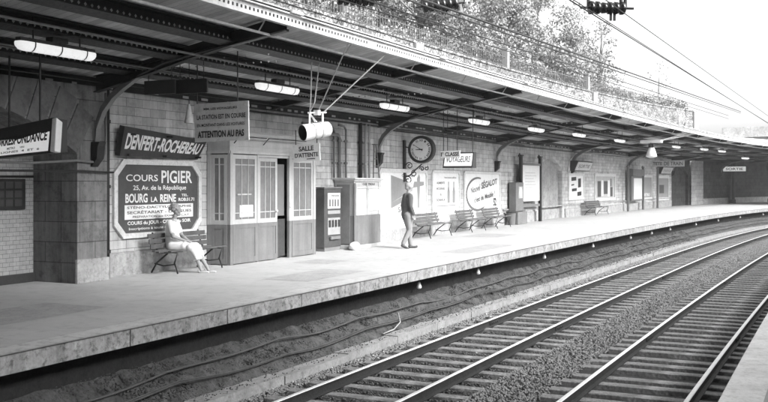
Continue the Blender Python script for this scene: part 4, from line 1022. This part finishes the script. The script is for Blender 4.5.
# ================================================================== MACHINES AND BOOTH
t = thing('vending_machine', 'grey upright vending machine with a printed panel beside the waiting room', 'vending machine', 11.50, OW(11.5) + .34)
m_ = MB(); m_.box(-.44, .44, -.02, .30, .10, 1.62); m_.build('cabinet', m_mach, t, bevel=.012)
m_ = MB(); m_.box(-.47, .47, -.04, .31, 1.621, 1.66); m_.build('cap', m_irong, t, bevel=.006); m_ = MB(); m_.box(-.40, .40, 0, .28, 0, .098); m_.build('foot', m_irong, t)
m_ = MB(); m_.box(-.28, .36, -.034, -.021, 1.10, 1.50); m_.build('display', m_offw, t)
m_ = MB(); wl(m_, 'CONFISERIE', -.24, .32, 1.40, 1.46, -.035); 
for i in range(4): m_.box(-.22 + i * .14, -.13 + i * .14, -.038, -.0345, 1.15, 1.34)
wl(m_, 'BONBONS', -.3, .38, 1.52, 1.58, -.022, bold=.02); m_.build('lettering', m_inkg, t)
m_ = MB(); m_.box(-.28, .36, -.034, -.021, .96, 1.05); m_.box(-.28, .36, -.034, -.021, .42, .86); m_.build('lower_panel', m_pmid, t)
m_ = MB()
for i in range(4): m_.box(-.24 + i * .16, -.15 + i * .16, -.05, -.0345, .62, .80)
m_.build('slot', m_darkp, t)
m_ = MB(); m_.box(-.2, .28, -.09, -.035, .30, .38); m_.build('tray', m_irong, t, bevel=.006)
t = thing('fire_box', 'narrow black metal box on the wall between door and vending machine', 'box', 10.62, OW(10.6), .95)
m_ = MB(); m_.box(-.09, .09, -.3, -.02, 0, .62); m_.build('case', m_black, t, bevel=.01); m_ = MB(); m_.box(-.07, .07, -.31, -.301, .04, .3); m_.build('door', m_iron, t)
t = thing('sack', 'rumpled white sack lying at the foot of the vending machine', 'sack', 12.0, OW(12) + .72)
m_ = MB(); m_.ball((0, 0, .09), 1, 14, (.26, .14, .09)); m_.v = [Vector((q.x + .05 * math.sin(q.y * 17 + q.z * 9), q.y + .03 * math.sin(q.x * 13), max(0, q.z + .035 * math.sin(q.x * 15 + q.y * 11)))) for q in m_.v]; m_.build('cloth', m_white, t, smooth=True)
BS = 13.3
t = thing('ticket_booth', 'low ticket booth with pale upper half and dark grey lower half', 'booth', BS, OW(BS))
bx0, bx1, by, bh = -1.15, .55, -.58, 1.90
m_ = MB(); m_.box(bx0 + .02, bx1 - .02, by + .02, 0, .89, bh - .08); m_.build('upper_wall', m_up, t)
m_ = MB(); m_.box(bx0, bx1, by, 0, .10, .888); m_.build('lower_wall', m_low, t)
m_ = MB(); m_.box(bx0 - .04, bx1 + .04, by - .05, 0, 0, .098); m_.build('base', m_up, t, bevel=.01)
m_ = MB(); m_.box(bx0 - .06, bx1 + .05, by - .06, 0, bh - .05, bh); m_.box(bx0 - .02, bx1 + .02, by - .02, 0, bh - .10, bh - .051); m_.build('cornice', m_signg, t, bevel=.008)
m_ = MB()
for a_, b_ in ((-.98, -.40), (-.22, .42)):
    m_.box(a_, b_, by + .004, by + .019, 1.0, 1.60); 
m_.build('window', M('frosted_pane', .55, .3, .15, 3, .02), t)
m_ = MB()
for a_ in (-1.0, -.31, .44): m_.box(a_ - .02, a_ + .02, by - .002, by + .018, .90, 1.78)
m_.box(-1.0, .44, by - .002, by + .018, 1.62, 1.66); m_.build('window_frame', m_signg, t)
m_ = MB(); m_.box(bx0 - .012, bx0 - .001, by + .12, -.06, .14, 1.72); m_.build('door', m_irong, t, bevel=.004)
m_ = MB(); m_.box(bx0 - .014, bx0 + .07, by - .014, by - .001, .12, 1.76); m_.build('post', m_inkg, t)
m_ = MB(); wl(m_, 'CONTROLE', -.6, .2, 1.70, 1.76, by + .014, bold=.02); m_.build('lettering', m_ink, t)
# ladder leaning above the booth and wall pipes
t = thing('stepladder', 'small stepladder standing on the roof of the ticket booth', 'ladder', 14.2, OW(14) + .3, 1.90)
m_ = MB(); m_.tube([(-.22, 0, 0), (-.06, .05, .95)], .018, 6); m_.tube([(.22, 0, 0), (.06, .05, .95)], .018, 6)
for k in range(4): z = .15 + k * .2; w_ = .22 - .16 * z / .95; m_.tube([(-w_, .05 * z, z), (w_, .05 * z, z)], .012, 5)
m_.build('rails', m_inkg, t); m_ = MB(); m_.box(-.08, .08, 0, .1, .95, .975); m_.build('top_step', m_inkg, t)
def pipe(label, pts, r=.03, mat=None, name='wall_pipe', cat='pipe', joints=()):
    t = thing(name, label, cat, pts[0][0], pts[0][1], pts[0][2])
    m = MB(); m.tube([P(*q) for q in pts], r, 8); m.build('tube', mat or m_irong, t, world=True, smooth=True)
    if joints:
        m = MB()
        for s_, o_, z in joints: m.lathe([(r + .018, -.03), (r + .018, .03)], n=10, origin=P(s_, o_, z)); m.tube([P(s_, o_, z), P(s_, o_ - .1, z)], .012, 5)
        m.build('collar', mat or m_irong, t, world=True)
    return t
o_ = OW(3) + .14
pipe('thick dark drainpipe running down the wall beside the pier', [(3.46, o_, 0), (3.46, o_, 1.5), (3.46, o_, 3.55)], .055, m_iron, 'drainpipe', joints=((3.46, o_, .5), (3.46, o_, 1.7), (3.46, o_, 2.9)))
pa = OW(3) + .35
pipe('thin conduit crossing the arch and bending up by the bracket', [(-4, pa, 2.10), (1.5, pa, 2.10), (2.5, pa, 2.16), (2.9, pa, 2.14), (3.12, pa, 2.18), (3.2, pa, 2.3), (3.2, pa, 2.8), (3.2, pa, 3.4)], .022, m_irong)
pipe('dark cable conduit over the pier at springing height', [(-4, pa, 1.96), (1.8, pa, 1.97), (2.6, pa, 1.98), (3.2, pa, 1.96), (3.4, pa, 1.96)], .018, m_iron)
for i, (s_, r_, lb, mt) in enumerate(((12.05, .035, 'pale pipe with a bend near the top, left of the booth pipes', m_irong), (12.35, .05, 'thick pale pipe on the wall above the booth', m_irong), (12.7, .03, 'thin pipe right of the thick pale pipe', m_irong), (13.6, .055, 'dark pipe in the shadow above the booth', m_iron), (13.95, .04, 'white painted pipe left of the stepladder', m_up), (14.2, .03, 'thin white pipe behind the stepladder', m_up))):
    o_ = OW(s_) + .08; top_ = [3.25, 3.05, 3.3, 3.4, 3.2, 3.2][i]
    pts = [(s_, o_, 1.9), (s_, o_, top_ - .1), (s_ - .1, o_, top_), (s_ - (1.6 if i < 2 else .4), o_, top_ + .02)] if i < 3 else [(s_, o_, 1.9), (s_, o_, 3.45)]
    pipe(lb, pts, r_, mt, joints=((s_, o_, 2.3), (s_, o_, 2.9)))
for i, (s_, e_, h_) in enumerate(((15.5, 60, 3.36), (6.3, 31, 3.42))):
    pipe(('long thin pipe along the top of the wall', 'second thin pipe just under the roof plate')[i], [(q, OW(q) + .05 + .03 * i, h_) for q in np.arange(s_, e_, 1.5)], .02, m_iron)
pipe('curved pale conduit rising beside the fourth bracket', [(37.2, OW(37) + .05, 2.3), (37.6, OW(37) + .05, 2.9), (38.6, OW(38) + .05, 3.3), (44, OW(44) + .05, 3.42), (58, OW(58) + .05, 3.35)], .03, m_signg)
# weighing machine and dark board near the first niche
t = thing('weighing_machine', 'grey coin weighing machine standing in front of the white board', 'machine', 28.7, OW(28.7) + .38)
m_ = MB(); m_.box(-.55, .55, -.02, .3, .55, 1.78); m_.box(-.7, .7, -.15, .3, 0, .53); m_.build('cabinet', m_irong, t, bevel=.02)
m_ = MB(); m_.box(-.2, .35, -.034, -.021, 1.1, 1.6); m_.build('dial_window', m_signg, t); m_ = MB(); m_.lathe([(.0, 0), (.2, 0)], (0, 1, 0), 16, (.08, -.036, 1.38)); m_.build('dial', m_white, t)
t = thing('lamp_post', 'slim dark post with a hooked top left of the white board', 'post', 29.15, OW(29) + .3, 0, 'dark posts holding boards'); 
def hookpost(t, hgt=2.92, mt=None):
    m = MB(); m.box(-.10, .10, -.06, .06, 0, hgt); m.build('post', mt or m_iron, t, bevel=.01)
    m = MB(); m.box(-.16, .16, -.08, .08, hgt + .001, hgt + .05); m.tube([(0, -.02, hgt - .1), (-.25, -.02, hgt + .08), (-.38, -.02, hgt - .02)], .035, 6); m.build('bracket', mt or m_iron, t)
hookpost(t)
t = thing('lamp_post', 'slim dark post right of the white board, beside the first niche', 'post', 31.95, OW(32) + .3, 0, 'dark posts holding boards'); hookpost(t)
t = thing('route_board', 'tall white route board hung between two dark posts', 'board', 30.55, OW(30.5) + .3, .95)
m_ = MB(); m_.box(-1.25, 1.25, -.03, .03, 0, 1.58); m_.build('panel', m_white, t, bevel=.01); m_ = MB(); m_.box(-1.3, 1.3, -.05, .05, 1.581, 1.68); m_.box(-1.25, 1.25, -.04, .04, -.25, -.14); m_.build('rail', m_irong, t)
m_ = MB()
for k in range(9): m_.box(-.9, .2 + .6 * ((k * 37) % 10) / 10, -.034, -.031, .2 + k * .13, .225 + k * .13)
m_.build('lettering', m_signg, t)
for s_, lb in ((48.4, 'dark post left of the small white panel far along the platform'), (52.4, 'dark post right of the small white panel'), (56.3, 'thin dark post under the small white direction sign')):
    t = thing('lamp_post', lb, 'post', s_, OW(s_) + .35, 0, 'dark posts holding boards'); hookpost(t, 2.75, m_inkg)
t = thing('timetable_case', 'timetable case with a dark top and white sheet between two posts', 'board', 50.5, OW(50.5) + .35, .62)
m_ = MB(); m_.box(-1.5, 1.5, -.08, .05, 0, 1.55); m_.box(-1.6, 1.6, -.2, .05, 1.56, 2.0); m_.build('case', m_inkg, t, bevel=.02)
m_ = MB(); m_.box(-1.0, 1.25, -.1, -.081, .1, 1.42); m_.build('sheet', m_white, t)
t, Q = hang_sign('direction_sign', 'small pale TETE direction sign on the thin post', 55.2, -6.4, 3.05, 2.2, .42, 0, 0, m_signg, [('TETE', .03, .32, .25, .75, .03), ('DE TRAIN', .38, .95, .2, .8, .02)], m_pgrey, (-.4, .4), top=4.1)
t, Q = hang_sign('exit_sign', 'small white sign deep under the far canopy', 73.5, -8.1, 2.92, 1.9, .40, 0, 0, m_lit, [('SORTIE', .12, .88, .25, .75, .02)], m_ink, (-.4, .4), top=4.1)
for s_, lb in ((74.0, 'iron column under the small white exit sign'), (81.0, 'iron column at the far right, nearest the picture edge')):
    t = thing('iron_column', lb, 'column', s_, OW(s_) + .7, 0, 'iron columns at the far end')
    m_ = MB(); m_.lathe([(.22, 0), (.22, .3), (.13, .36), (.11, 2.6), (.2, 2.75), (.25, 3.0), (.25, 3.6)], n=14); m_.build('shaft', m_iron, t, smooth=False)
    m_ = MB(); m_.tube([(-.5, 0, 3.5), (-.2, 0, 3.1), (0, 0, 2.7)], .05, 6); m_.tube([(.5, 0, 3.5), (.2, 0, 3.1), (0, 0, 2.7)], .05, 6); m_.build('arms', m_iron, t)

# ================================================================== BENCHES
def bench(label, s, off, wood, L=1.9, group='slatted benches along the wall', turn=0):
    t = thing('bench', label, 'bench', s, OW(s) + off, 0, group, turn)
    m = MB()
    for k in range(5): y_ = -.42 + k * .095; z = .44 - .03 * math.sin((k) / 4 * math.pi); m.box(-L / 2, L / 2, y_, y_ + .075, z, z + .028)
    m.build('seat', wood, t, bevel=.006)
    m = MB()
    for k in range(3): z = .49 + k * .10; y_ = .06 + k * .035; m.box(-L / 2, L / 2, y_, y_ + .028, z, z + .088)
    m.build('backrest', wood, t, bevel=.006)
    for x in (-L / 2 + .18, L / 2 - .18):
        m = MB(); m.tube([(x, -.44, .02), (x, -.36, .22), (x, -.44, .42), (x, -.25, .43), (x, .0, .41), (x, .09, .5), (x, .18, .80)], .017, 6)
        m.tube([(x, .2, .02), (x, .08, .2), (x, -.05, .3), (x, -.2, .41)], .017, 6); m.tube([(x, -.38, .2), (x, -.1, .16), (x, .12, .2)], .014, 6)
        m.build('leg', m_iron, t, smooth=True)
    return t
bench('dark slatted bench the woman sits on', 5.32, .42, m_wood, 1.8)
bench('pale bench in front of the pale posters, behind the walking man', 18.1, .42, m_woodl, 2.3)
bench('bench below the bottle poster, second of the pale benches', 21.95, .42, m_woodl, 1.9)
bench('bench below the wide swoosh poster, left of the weighing machine', 25.0, .42, m_woodl, 2.1)
bench('small grey bench far along, below the wide framed poster', 41.0, .42, m_wood, 2.9)
t = thing('litter_bin', 'low dark bin beside the weighing machine', 'bin', 27.75, OW(27.7) + .3)
m_ = MB(); m_.lathe([(.0, 0), (.16, 0), (.2, .55), (.185, .56), (.17, .5), (0, .45)], n=16); m_.build('body', m_inkg, t)
m_ = MB(); m_.lathe([(.205, .5), (.215, .5), (.215, .56), (.205, .56)], n=16); m_.build('rim', m_iron, t)

# ================================================================== OVERHEAD WIRES
def wire(label, A, B, r=.014, sag=.0, group='overhead wires above the tracks'):
    m = MB(); a_, b_ = Vector(A), Vector(B); m.tube([a_.lerp(b_, k / 24) + Vector((0, 0, -sag * math.sin(math.pi * k / 24))) for k in range(25)], r, 5)
    return tag(m.build('overhead_wire', m_wire, smooth=True), label, 'wire', group)
def ext(p0, p1, a_, b_):       # extend a segment by metres at either end
    d = (p1 - p0).normalized(); return p0 - d * a_, p1 + d * b_
WA = ext(P(2.2, .75, 4.22), P(17.5, .75, 4.57), 14, 26)
WB = ext(P(3.65, .75, 4.57), P(22.0, .75, 5.06), 14, 26)
WC = ext(P(.05, 4.1, 3.72), P(8.3, 4.1, 3.80), 10, 26)
WD = ext(P(1.9, 4.1, 4.02), P(11.5, 4.1, 4.08), 10, 26)
dz = Vector((0, 0, .085))
wire('upper strand of the lowest wire pair over the far track', WA[0] + dz, WA[1] + dz * 2, .012); wire('lower strand of the lowest wire pair over the far track', *WA, .010)
wire('thick upper strand of the messenger pair over the far track', WB[0] + dz, WB[1] + dz, .021); wire('lower strand of the messenger pair over the far track', *WB, .015)
wire('left wire over the near track', *WC, .008); wire('second strand hugging the left wire over the near track', WC[0] + dz * .5, WC[1] - dz * .3, .006)
wire('right wire over the near track against the sky', *WD, .007)
def insulator(label, c, axis, L, r, arms=False):
    t = bpy.data.objects.new('insulator', None); COL.objects.link(t); t.location = c; t.matrix_basis = Matrix.Translation(c)
    tag(t, label, 'insulator', 'black insulator strings on the overhead wires')
    ax = Vector(axis).normalized(); m = MB(); n = 6; prof = [(0, -L / 2)]
    for k in range(n):
        x = -L / 2 + L * k / n; d = L / n; rr = r * random.uniform(.8, 1.1); prof += [(r * .45, x), (rr, x + d * .15), (rr * .95, x + d * .7), (r * .72, x + d * .9)]
    prof.append((0, L / 2)); m.lathe(prof, ax, 14); m.build('discs', m_insul, t, smooth=True)
    m = MB(); m.tube([ax * -(L / 2 + .12), ax * (L / 2 + .12)], .02, 6); m.build('rod', m_insul, t)
    m = MB()
    for k in (-.5, .38, .5): m.tube([ax * (L * k), ax * (L * k) + Vector((0, 0, .42))], .028 if arms else .018, 6)
    if arms: m.tube([ax * (-L * .5) + Vector((0, 0, .42)), ax * (L * .5) + Vector((0, 0, .42))], .03, 6)
    for k in (.1, .2): m.tube([ax * (L * k), ax * (L * k) + Vector((0, 0, -.18))], .022, 5)
    m.build('clamp', m_insul, t); return t
def onray(px, py, Y): return Vector(((px - 384) / 950.05 * Y, Y, EYE - (py - 182.43) / 950.05 * Y))
insulator('leftmost black insulator string at the top edge', onray(356, -1, 15.4), (1, .12, -.02), .62, .13)
insulator('middle black insulator string at the top edge', onray(440, 5, 17.0), (1, .12, .12), .66, .14)
insulator('right black insulator string hanging in a frame against the sky', onray(607, 8, 13.5), (1, .1, .0), .54, .10, True)
# ================================================================== PEOPLE
def capsules(parts, voxel=.012, smooth_it=4):
    """parts: (p0, r0, p1, r1) tapered capsules fused to one surface"""
    m = MB()
    for p0, r0, p1, r1 in parts:
        p0 = Vector(p0); p1 = Vector(p1); d = p1 - p0; L = d.length
        if L < 1e-5: m.ball(p0, r0, 10); continue
        prof = []
        for k in range(7): a_ = math.pi / 2 * k / 6; prof.append((r0 * math.sin(a_), -r0 * math.cos(a_)))
        for k in range(7): a_ = math.pi / 2 * k / 6; prof.append((r1 * math.cos(a_), L + r1 * math.sin(a_)))
        m.lathe(prof, d, 16, p0)
    return m
def fuse(name, m, mat, parent, voxel=.012, it=4):
    o = m.build(name, mat, parent); bpy.context.view_layer.update()
    rm = o.modifiers.new('r', 'REMESH'); rm.mode = 'VOXEL'; rm.voxel_size = voxel; rm.use_smooth_shade = True
    sm = o.modifiers.new('s', 'SMOOTH'); sm.iterations = it; sm.factor = .5
    dg = bpy.context.evaluated_depsgraph_get(); me = bpy.data.meshes.new_from_object(o.evaluated_get(dg)); o.modifiers.clear(); old = o.data; o.data = me; bpy.data.meshes.remove(old)
    if not me.materials: me.materials.append(mat)
    me.polygons.foreach_set('use_smooth', [True] * len(me.polygons)); return o
def head_parts(c, f, s=1.0):
    """skull, jaw, nose, ears, brow; f = facing unit vector"""
    c = Vector(c); f = Vector(f).normalized(); sd = f.cross(Vector((0, 0, 1))).normalized(); u = Vector((0, 0, 1))
    L = lambda a, b, d: c + f * a * s + sd * b * s + u * d * s
    P_ = [(L(-.02, 0, .035), .088 * s, L(.012, 0, .03), .084 * s), (L(.012, 0, -.03), .068 * s, L(.035, 0, -.075), .042 * s), (L(.088, 0, .02), .011 * s, L(.106, 0, -.018), .014 * s),
          (L(.075, -.02, -.052), .012 * s, L(.075, .02, -.052), .012 * s), (L(.072, 0, -.088), .02 * s, L(.066, 0, -.086), .02 * s), (L(.078, -.03, .038), .012 * s, L(.078, .03, .038), .012 * s),
          (L(.06, -.038, -.02), .025 * s, L(.06, .038, -.02), .025 * s)]
    for b in (-.085, .085): P_.append((L(-.005, b, .02), .014 * s, L(0, b, -.025), .010 * s))
    return P_, L
def face_bits(t, L, s=1.0):
    m = MB()
    for b in (-.032, .032): m.ball(L(.079, b, .018), .010 * s, 6)
    m.build('eyes', m_ink, t); m = MB(); m.tube([L(.086, -.022, -.052), L(.09, 0, -.053), L(.086, .022, -.052)], .005 * s, 5); m.build('mouth', m_pmid, t)
def hand_parts(w, d, upv, s=1, side=1):
    """palm and five bent fingers from the wrist w along d"""
    w = Vector(w); d = Vector(d).normalized(); upv = Vector(upv).normalized(); sd = d.cross(upv).normalized() * side; o = []
    o.append((w, .024, w + d * .05, .030)); o.append((w + d * .05 - sd * .02, .016, w + d * .075 + sd * .02, .016)); o.append((w + d * .03 - sd * .022, .015, w + d * .075 - sd * .026, .013))
    for k, ln in zip((-1.5, -.5, .5, 1.5), (.072, .082, .076, .060)):
        a_ = w + d * .078 + sd * .0185 * k; b_ = a_ + d * ln * .5 - upv * .010; c_ = b_ + d * ln * .38 - upv * .026; o += [(a_, .0092, b_, .0085), (b_, .0085, c_, .0075)]
    a_ = w + d * .025 - sd * .028; b_ = a_ + d * .035 - sd * .026 - upv * .008; c_ = b_ + d * .03 - sd * .004 - upv * .012; o += [(a_, .012, b_, .0105), (b_, .0105, c_, .009)]
    return o
# --- seated woman (faces the tracks, local -y)
SW = 4.98
t = thing('person', 'seated woman in a pale short sleeved dress with short curly hair on the dark bench', 'person', SW, OW(SW) + .42, 0, turn=.28); t.scale = (.93, .93, .95)
B = []; hp = (0, -.06, .55)
B += [((0, -.06, .56), .15, (0, .0, .78), .13), ((0, .0, .78), .13, (0, -.02, .98), .14), ((0, -.02, 1.03), .09, (0, -.05, 1.13), .05), ((0, -.05, 1.12), .048, (0, -.07, 1.18), .05)]
for sg in (-1, 1):
    sh = Vector((sg * .17, -.02, 1.03)); el = Vector((sg * .23, -.12, .76)); wr = Vector((sg * .075, -.33, .66))
    B += [((sg * .05, -.02, 1.05), .065, sh, .06), (sh, .055, el, .042), (el, .04, wr, .027)]; B += hand_parts(wr, (-sg * .55, -.55, -.1), (0, 0, 1), side=sg)
    kn = Vector((sg * .085, -.50, .50)); an = Vector((sg * .07 + .03, -.70 - .05 * sg, .10))
    B += [((sg * .09, -.08, .53), .10, kn, .065), (kn, .058, kn.lerp(an, .35), .056), (kn.lerp(an, .35), .056, an, .034), (an, .034, an + Vector((0, -.02, -.04)), .036), (an + Vector((0, .02, -.06)), .03, an + Vector((.0, -.10, -.072)), .026), (an + Vector((0, -.10, -.072)), .026, an + Vector((0, -.17, -.08)), .018)]
hc = Vector((0, -.095, 1.285)); H_, L_ = head_parts(hc, (.25, -1, 0)); B += H_
fuse('body', capsules(B), m_skin, t, .0075, 3); face_bits(t, L_)
D = [((0, -.05, .56), .185, (0, .0, .76), .15), ((0, .0, .76), .15, (0, -.02, .96), .158), ((-.11, -.02, 1.0), .088, (.11, -.02, 1.0), .088)]
for sg in (-1, 1):
    sh = Vector((sg * .16, -.02, 1.03)); el = Vector((sg * .225, -.11, .79)); D += [(sh, .075, sh.lerp(el, .75), .062)]
    D += [((sg * .10, -.06, .545), .135, (sg * .10, -.50, .52), .095), ((sg * .10, -.42, .50), .09, (sg * .11, -.52, .42), .085), ((sg * .1, -.46, .42), .07, (sg * .12, -.56, .32), .07)]
for y_, z_, r_, w_ in ((-.05, .55, .13, .12), (-.18, .545, .115, .14), (-.32, .545, .10, .17), (-.46, .53, .09, .18), (-.53, .48, .08, .19), (-.57, .42, .065, .19), (-.60, .36, .05, .20), (-.62, .31, .035, .20)):
    D.append(((-w_ + r_ * .5, y_, z_), r_, (w_ - r_ * .4, y_, z_), r_))
dr = fuse('dress', capsules(D), m_dress, t, .012, 4)
for v in dr.data.vertices:
    c = v.co; f_ = .008 * math.sin(c.x * 55 + c.z * 12) + .005 * math.sin(c.y * 40 + c.z * 25); c.z += f_; c.y += f_ * .5
m_ = MB(); m_.lathe([(.149, -.018), (.156, -.018), (.156, .018), (.149, .018)], (0, 0, 1), 24, (0, -.005, .755)); m_.build('belt', m_signg, t)
m_ = MB()
for sg in (-1, 1): m_.add([(0, -.165, .98), (sg * .09, -.13, 1.07), (sg * .07, -.06, 1.115), (sg * .03, -.11, 1.09)], [(0, 1, 2, 3)])
m_.build('collar', m_white, t)
Hh = []
for k in range(60):
    a_ = random.uniform(0, 6.28); z = random.uniform(-.25, 1); rr = math.sqrt(max(0, 1 - z * z)); q = L_(-.03 + .108 * rr * math.cos(a_), .108 * rr * math.sin(a_), .045 + .10 * z)
    if (q - L_(.11, 0, .0)).length > .105: Hh.append((q, random.uniform(.022, .036), q, .02))
Hh.append((L_(-.03, 0, .05), .098, L_(-.01, 0, .06), .09)); fuse('hair', capsules(Hh), m_hair, t, .009, 1)
for sg in (-1, 1):
    an = Vector((sg * .07 + .03, -.70 - .05 * sg, .10)); S_ = [(an + Vector((0, .03, -.078)), .032, an + Vector((0, -.09, -.08)), .032), (an + Vector((0, -.09, -.08)), .032, an + Vector((0, -.175, -.082)), .022), (an + Vector((0, .03, -.05)), .036, an + Vector((0, .02, -.07)), .036)]
    fuse('shoe', capsules(S_), m_shoe, t, .008, 2)
# --- walking man (moves along the platform)
t = thing('person', 'man in a grey jacket and pale trousers walking along the platform past the posters', 'person', 13.15, -3.95, 0, turn=-.75)
# local x = walking direction
B = [((0, 0, .95), .13, (.02, 0, 1.15), .125), ((.02, 0, 1.15), .13, (.03, 0, 1.36), .13), ((.03, 0, 1.42), .07, (.05, 0, 1.5), .05), ((.05, 0, 1.5), .05, (.06, 0, 1.56), .05)]
LEG = {1: ((.26, .05, .50), (.10 + .12, .05, .10)), -1: ((.05, -.07, .50), (-.28, -.07, .16))}
LEG[1] = ((.11, .08, .50), (.14, .08, .09)); LEG[-1] = ((.05, -.08, .50), (-.13, -.08, .13))
ARM = {1: ((-.03, .22, 1.15), (.03, .24, .90)), -1: ((.02, -.22, 1.15), (.11, -.23, .92))}
for sg in (1, -1):
    kn, an = map(Vector, LEG[sg]); hp = Vector((0, sg * .09, .92)); el, wr = map(Vector, ARM[sg]); sh = Vector((.03, sg * .19, 1.41))
    ft = Vector((.17, 0, -.045)) if sg > 0 else Vector((.13, 0, -.11))
    B += [(hp, .095, kn, .06), (kn, .055, kn.lerp(an, .35), .055), (kn.lerp(an, .35), .055, an, .036), (an, .036, an + ft, .028), ((.03, sg * .06, 1.42), .06, sh, .062), (sh, .055, el, .043), (el, .042, wr, .03)]
    B += hand_parts(wr, (.15, 0, -1), (sg * 0 + .0, -sg, 0), side=1)
H_, L_ = head_parts((.075, 0, 1.645), (1, 0, -.05)); B += H_
fuse('body', capsules(B), m_skin, t, .009, 3); face_bits(t, L_)
J = [((0, -.04, .86), .12, (0, .04, .86), .12), ((0, 0, .92), .15, (.02, 0, 1.12), .14), ((.02, 0, 1.12), .148, (.03, 0, 1.36), .15), ((.03, -.12, 1.40), .085, (.03, .12, 1.40), .085)]
for sg in (1, -1):
    el, wr = map(Vector, ARM[sg]); sh = Vector((.03, sg * .19, 1.41)); J += [(sh, .072, el, .058), (el, .058, wr, .044)]
fuse('jacket', capsules(J), m_coat, t, .012, 4)
for sg in (1, -1): pass
Tt = []
for sg in (1, -1): kn, an = map(Vector, LEG[sg]); hp = Vector((0, sg * .085, .90)); Tt += [(hp, .115, kn, .078), (kn, .076, an + Vector((0, 0, .02)), .06)]
fuse('trousers', capsules(Tt), m_trou, t, .012, 4)
for sg in (1, -1):
    kn, an = map(Vector, LEG[sg]); ft = Vector((.17, 0, -.05)) if sg > 0 else Vector((.13, 0, -.12)); fuse('shoe', capsules([(an + Vector((-.03, 0, -.045)), .042, an + ft, .036)]), m_bshoe, t, .01, 2)
Hh = [(L_(-.03, 0, .05), .096, L_(-.005, 0, .068), .084), (L_(-.06, 0, -.01), .07, L_(-.05, 0, .03), .08)]; fuse('hair', capsules(Hh), m_hair, t, .01, 2)

# ================================================================== HAZE
HAZE = .0008
if HAZE > 0:
    m_ = MB(); m_.box(-75, 135, -48, 150, -2.45, 22); hz = m_.build('haze', None)
    hz['kind'] = 'stuff'; hm = bpy.data.materials.new('haze_air'); hm.use_nodes = True; n = hm.node_tree.nodes; n.remove(n['Principled BSDF'])
    pv = n.new('ShaderNodeVolumePrincipled'); pv.inputs['Color'].default_value = (.95, .95, .95, 1); pv.inputs['Density'].default_value = HAZE; pv.inputs['Anisotropy'].default_value = .3
    hm.node_tree.links.new(pv.outputs[0], n['Material Output'].inputs['Volume']); hz.data.materials.clear(); hz.data.materials.append(hm)
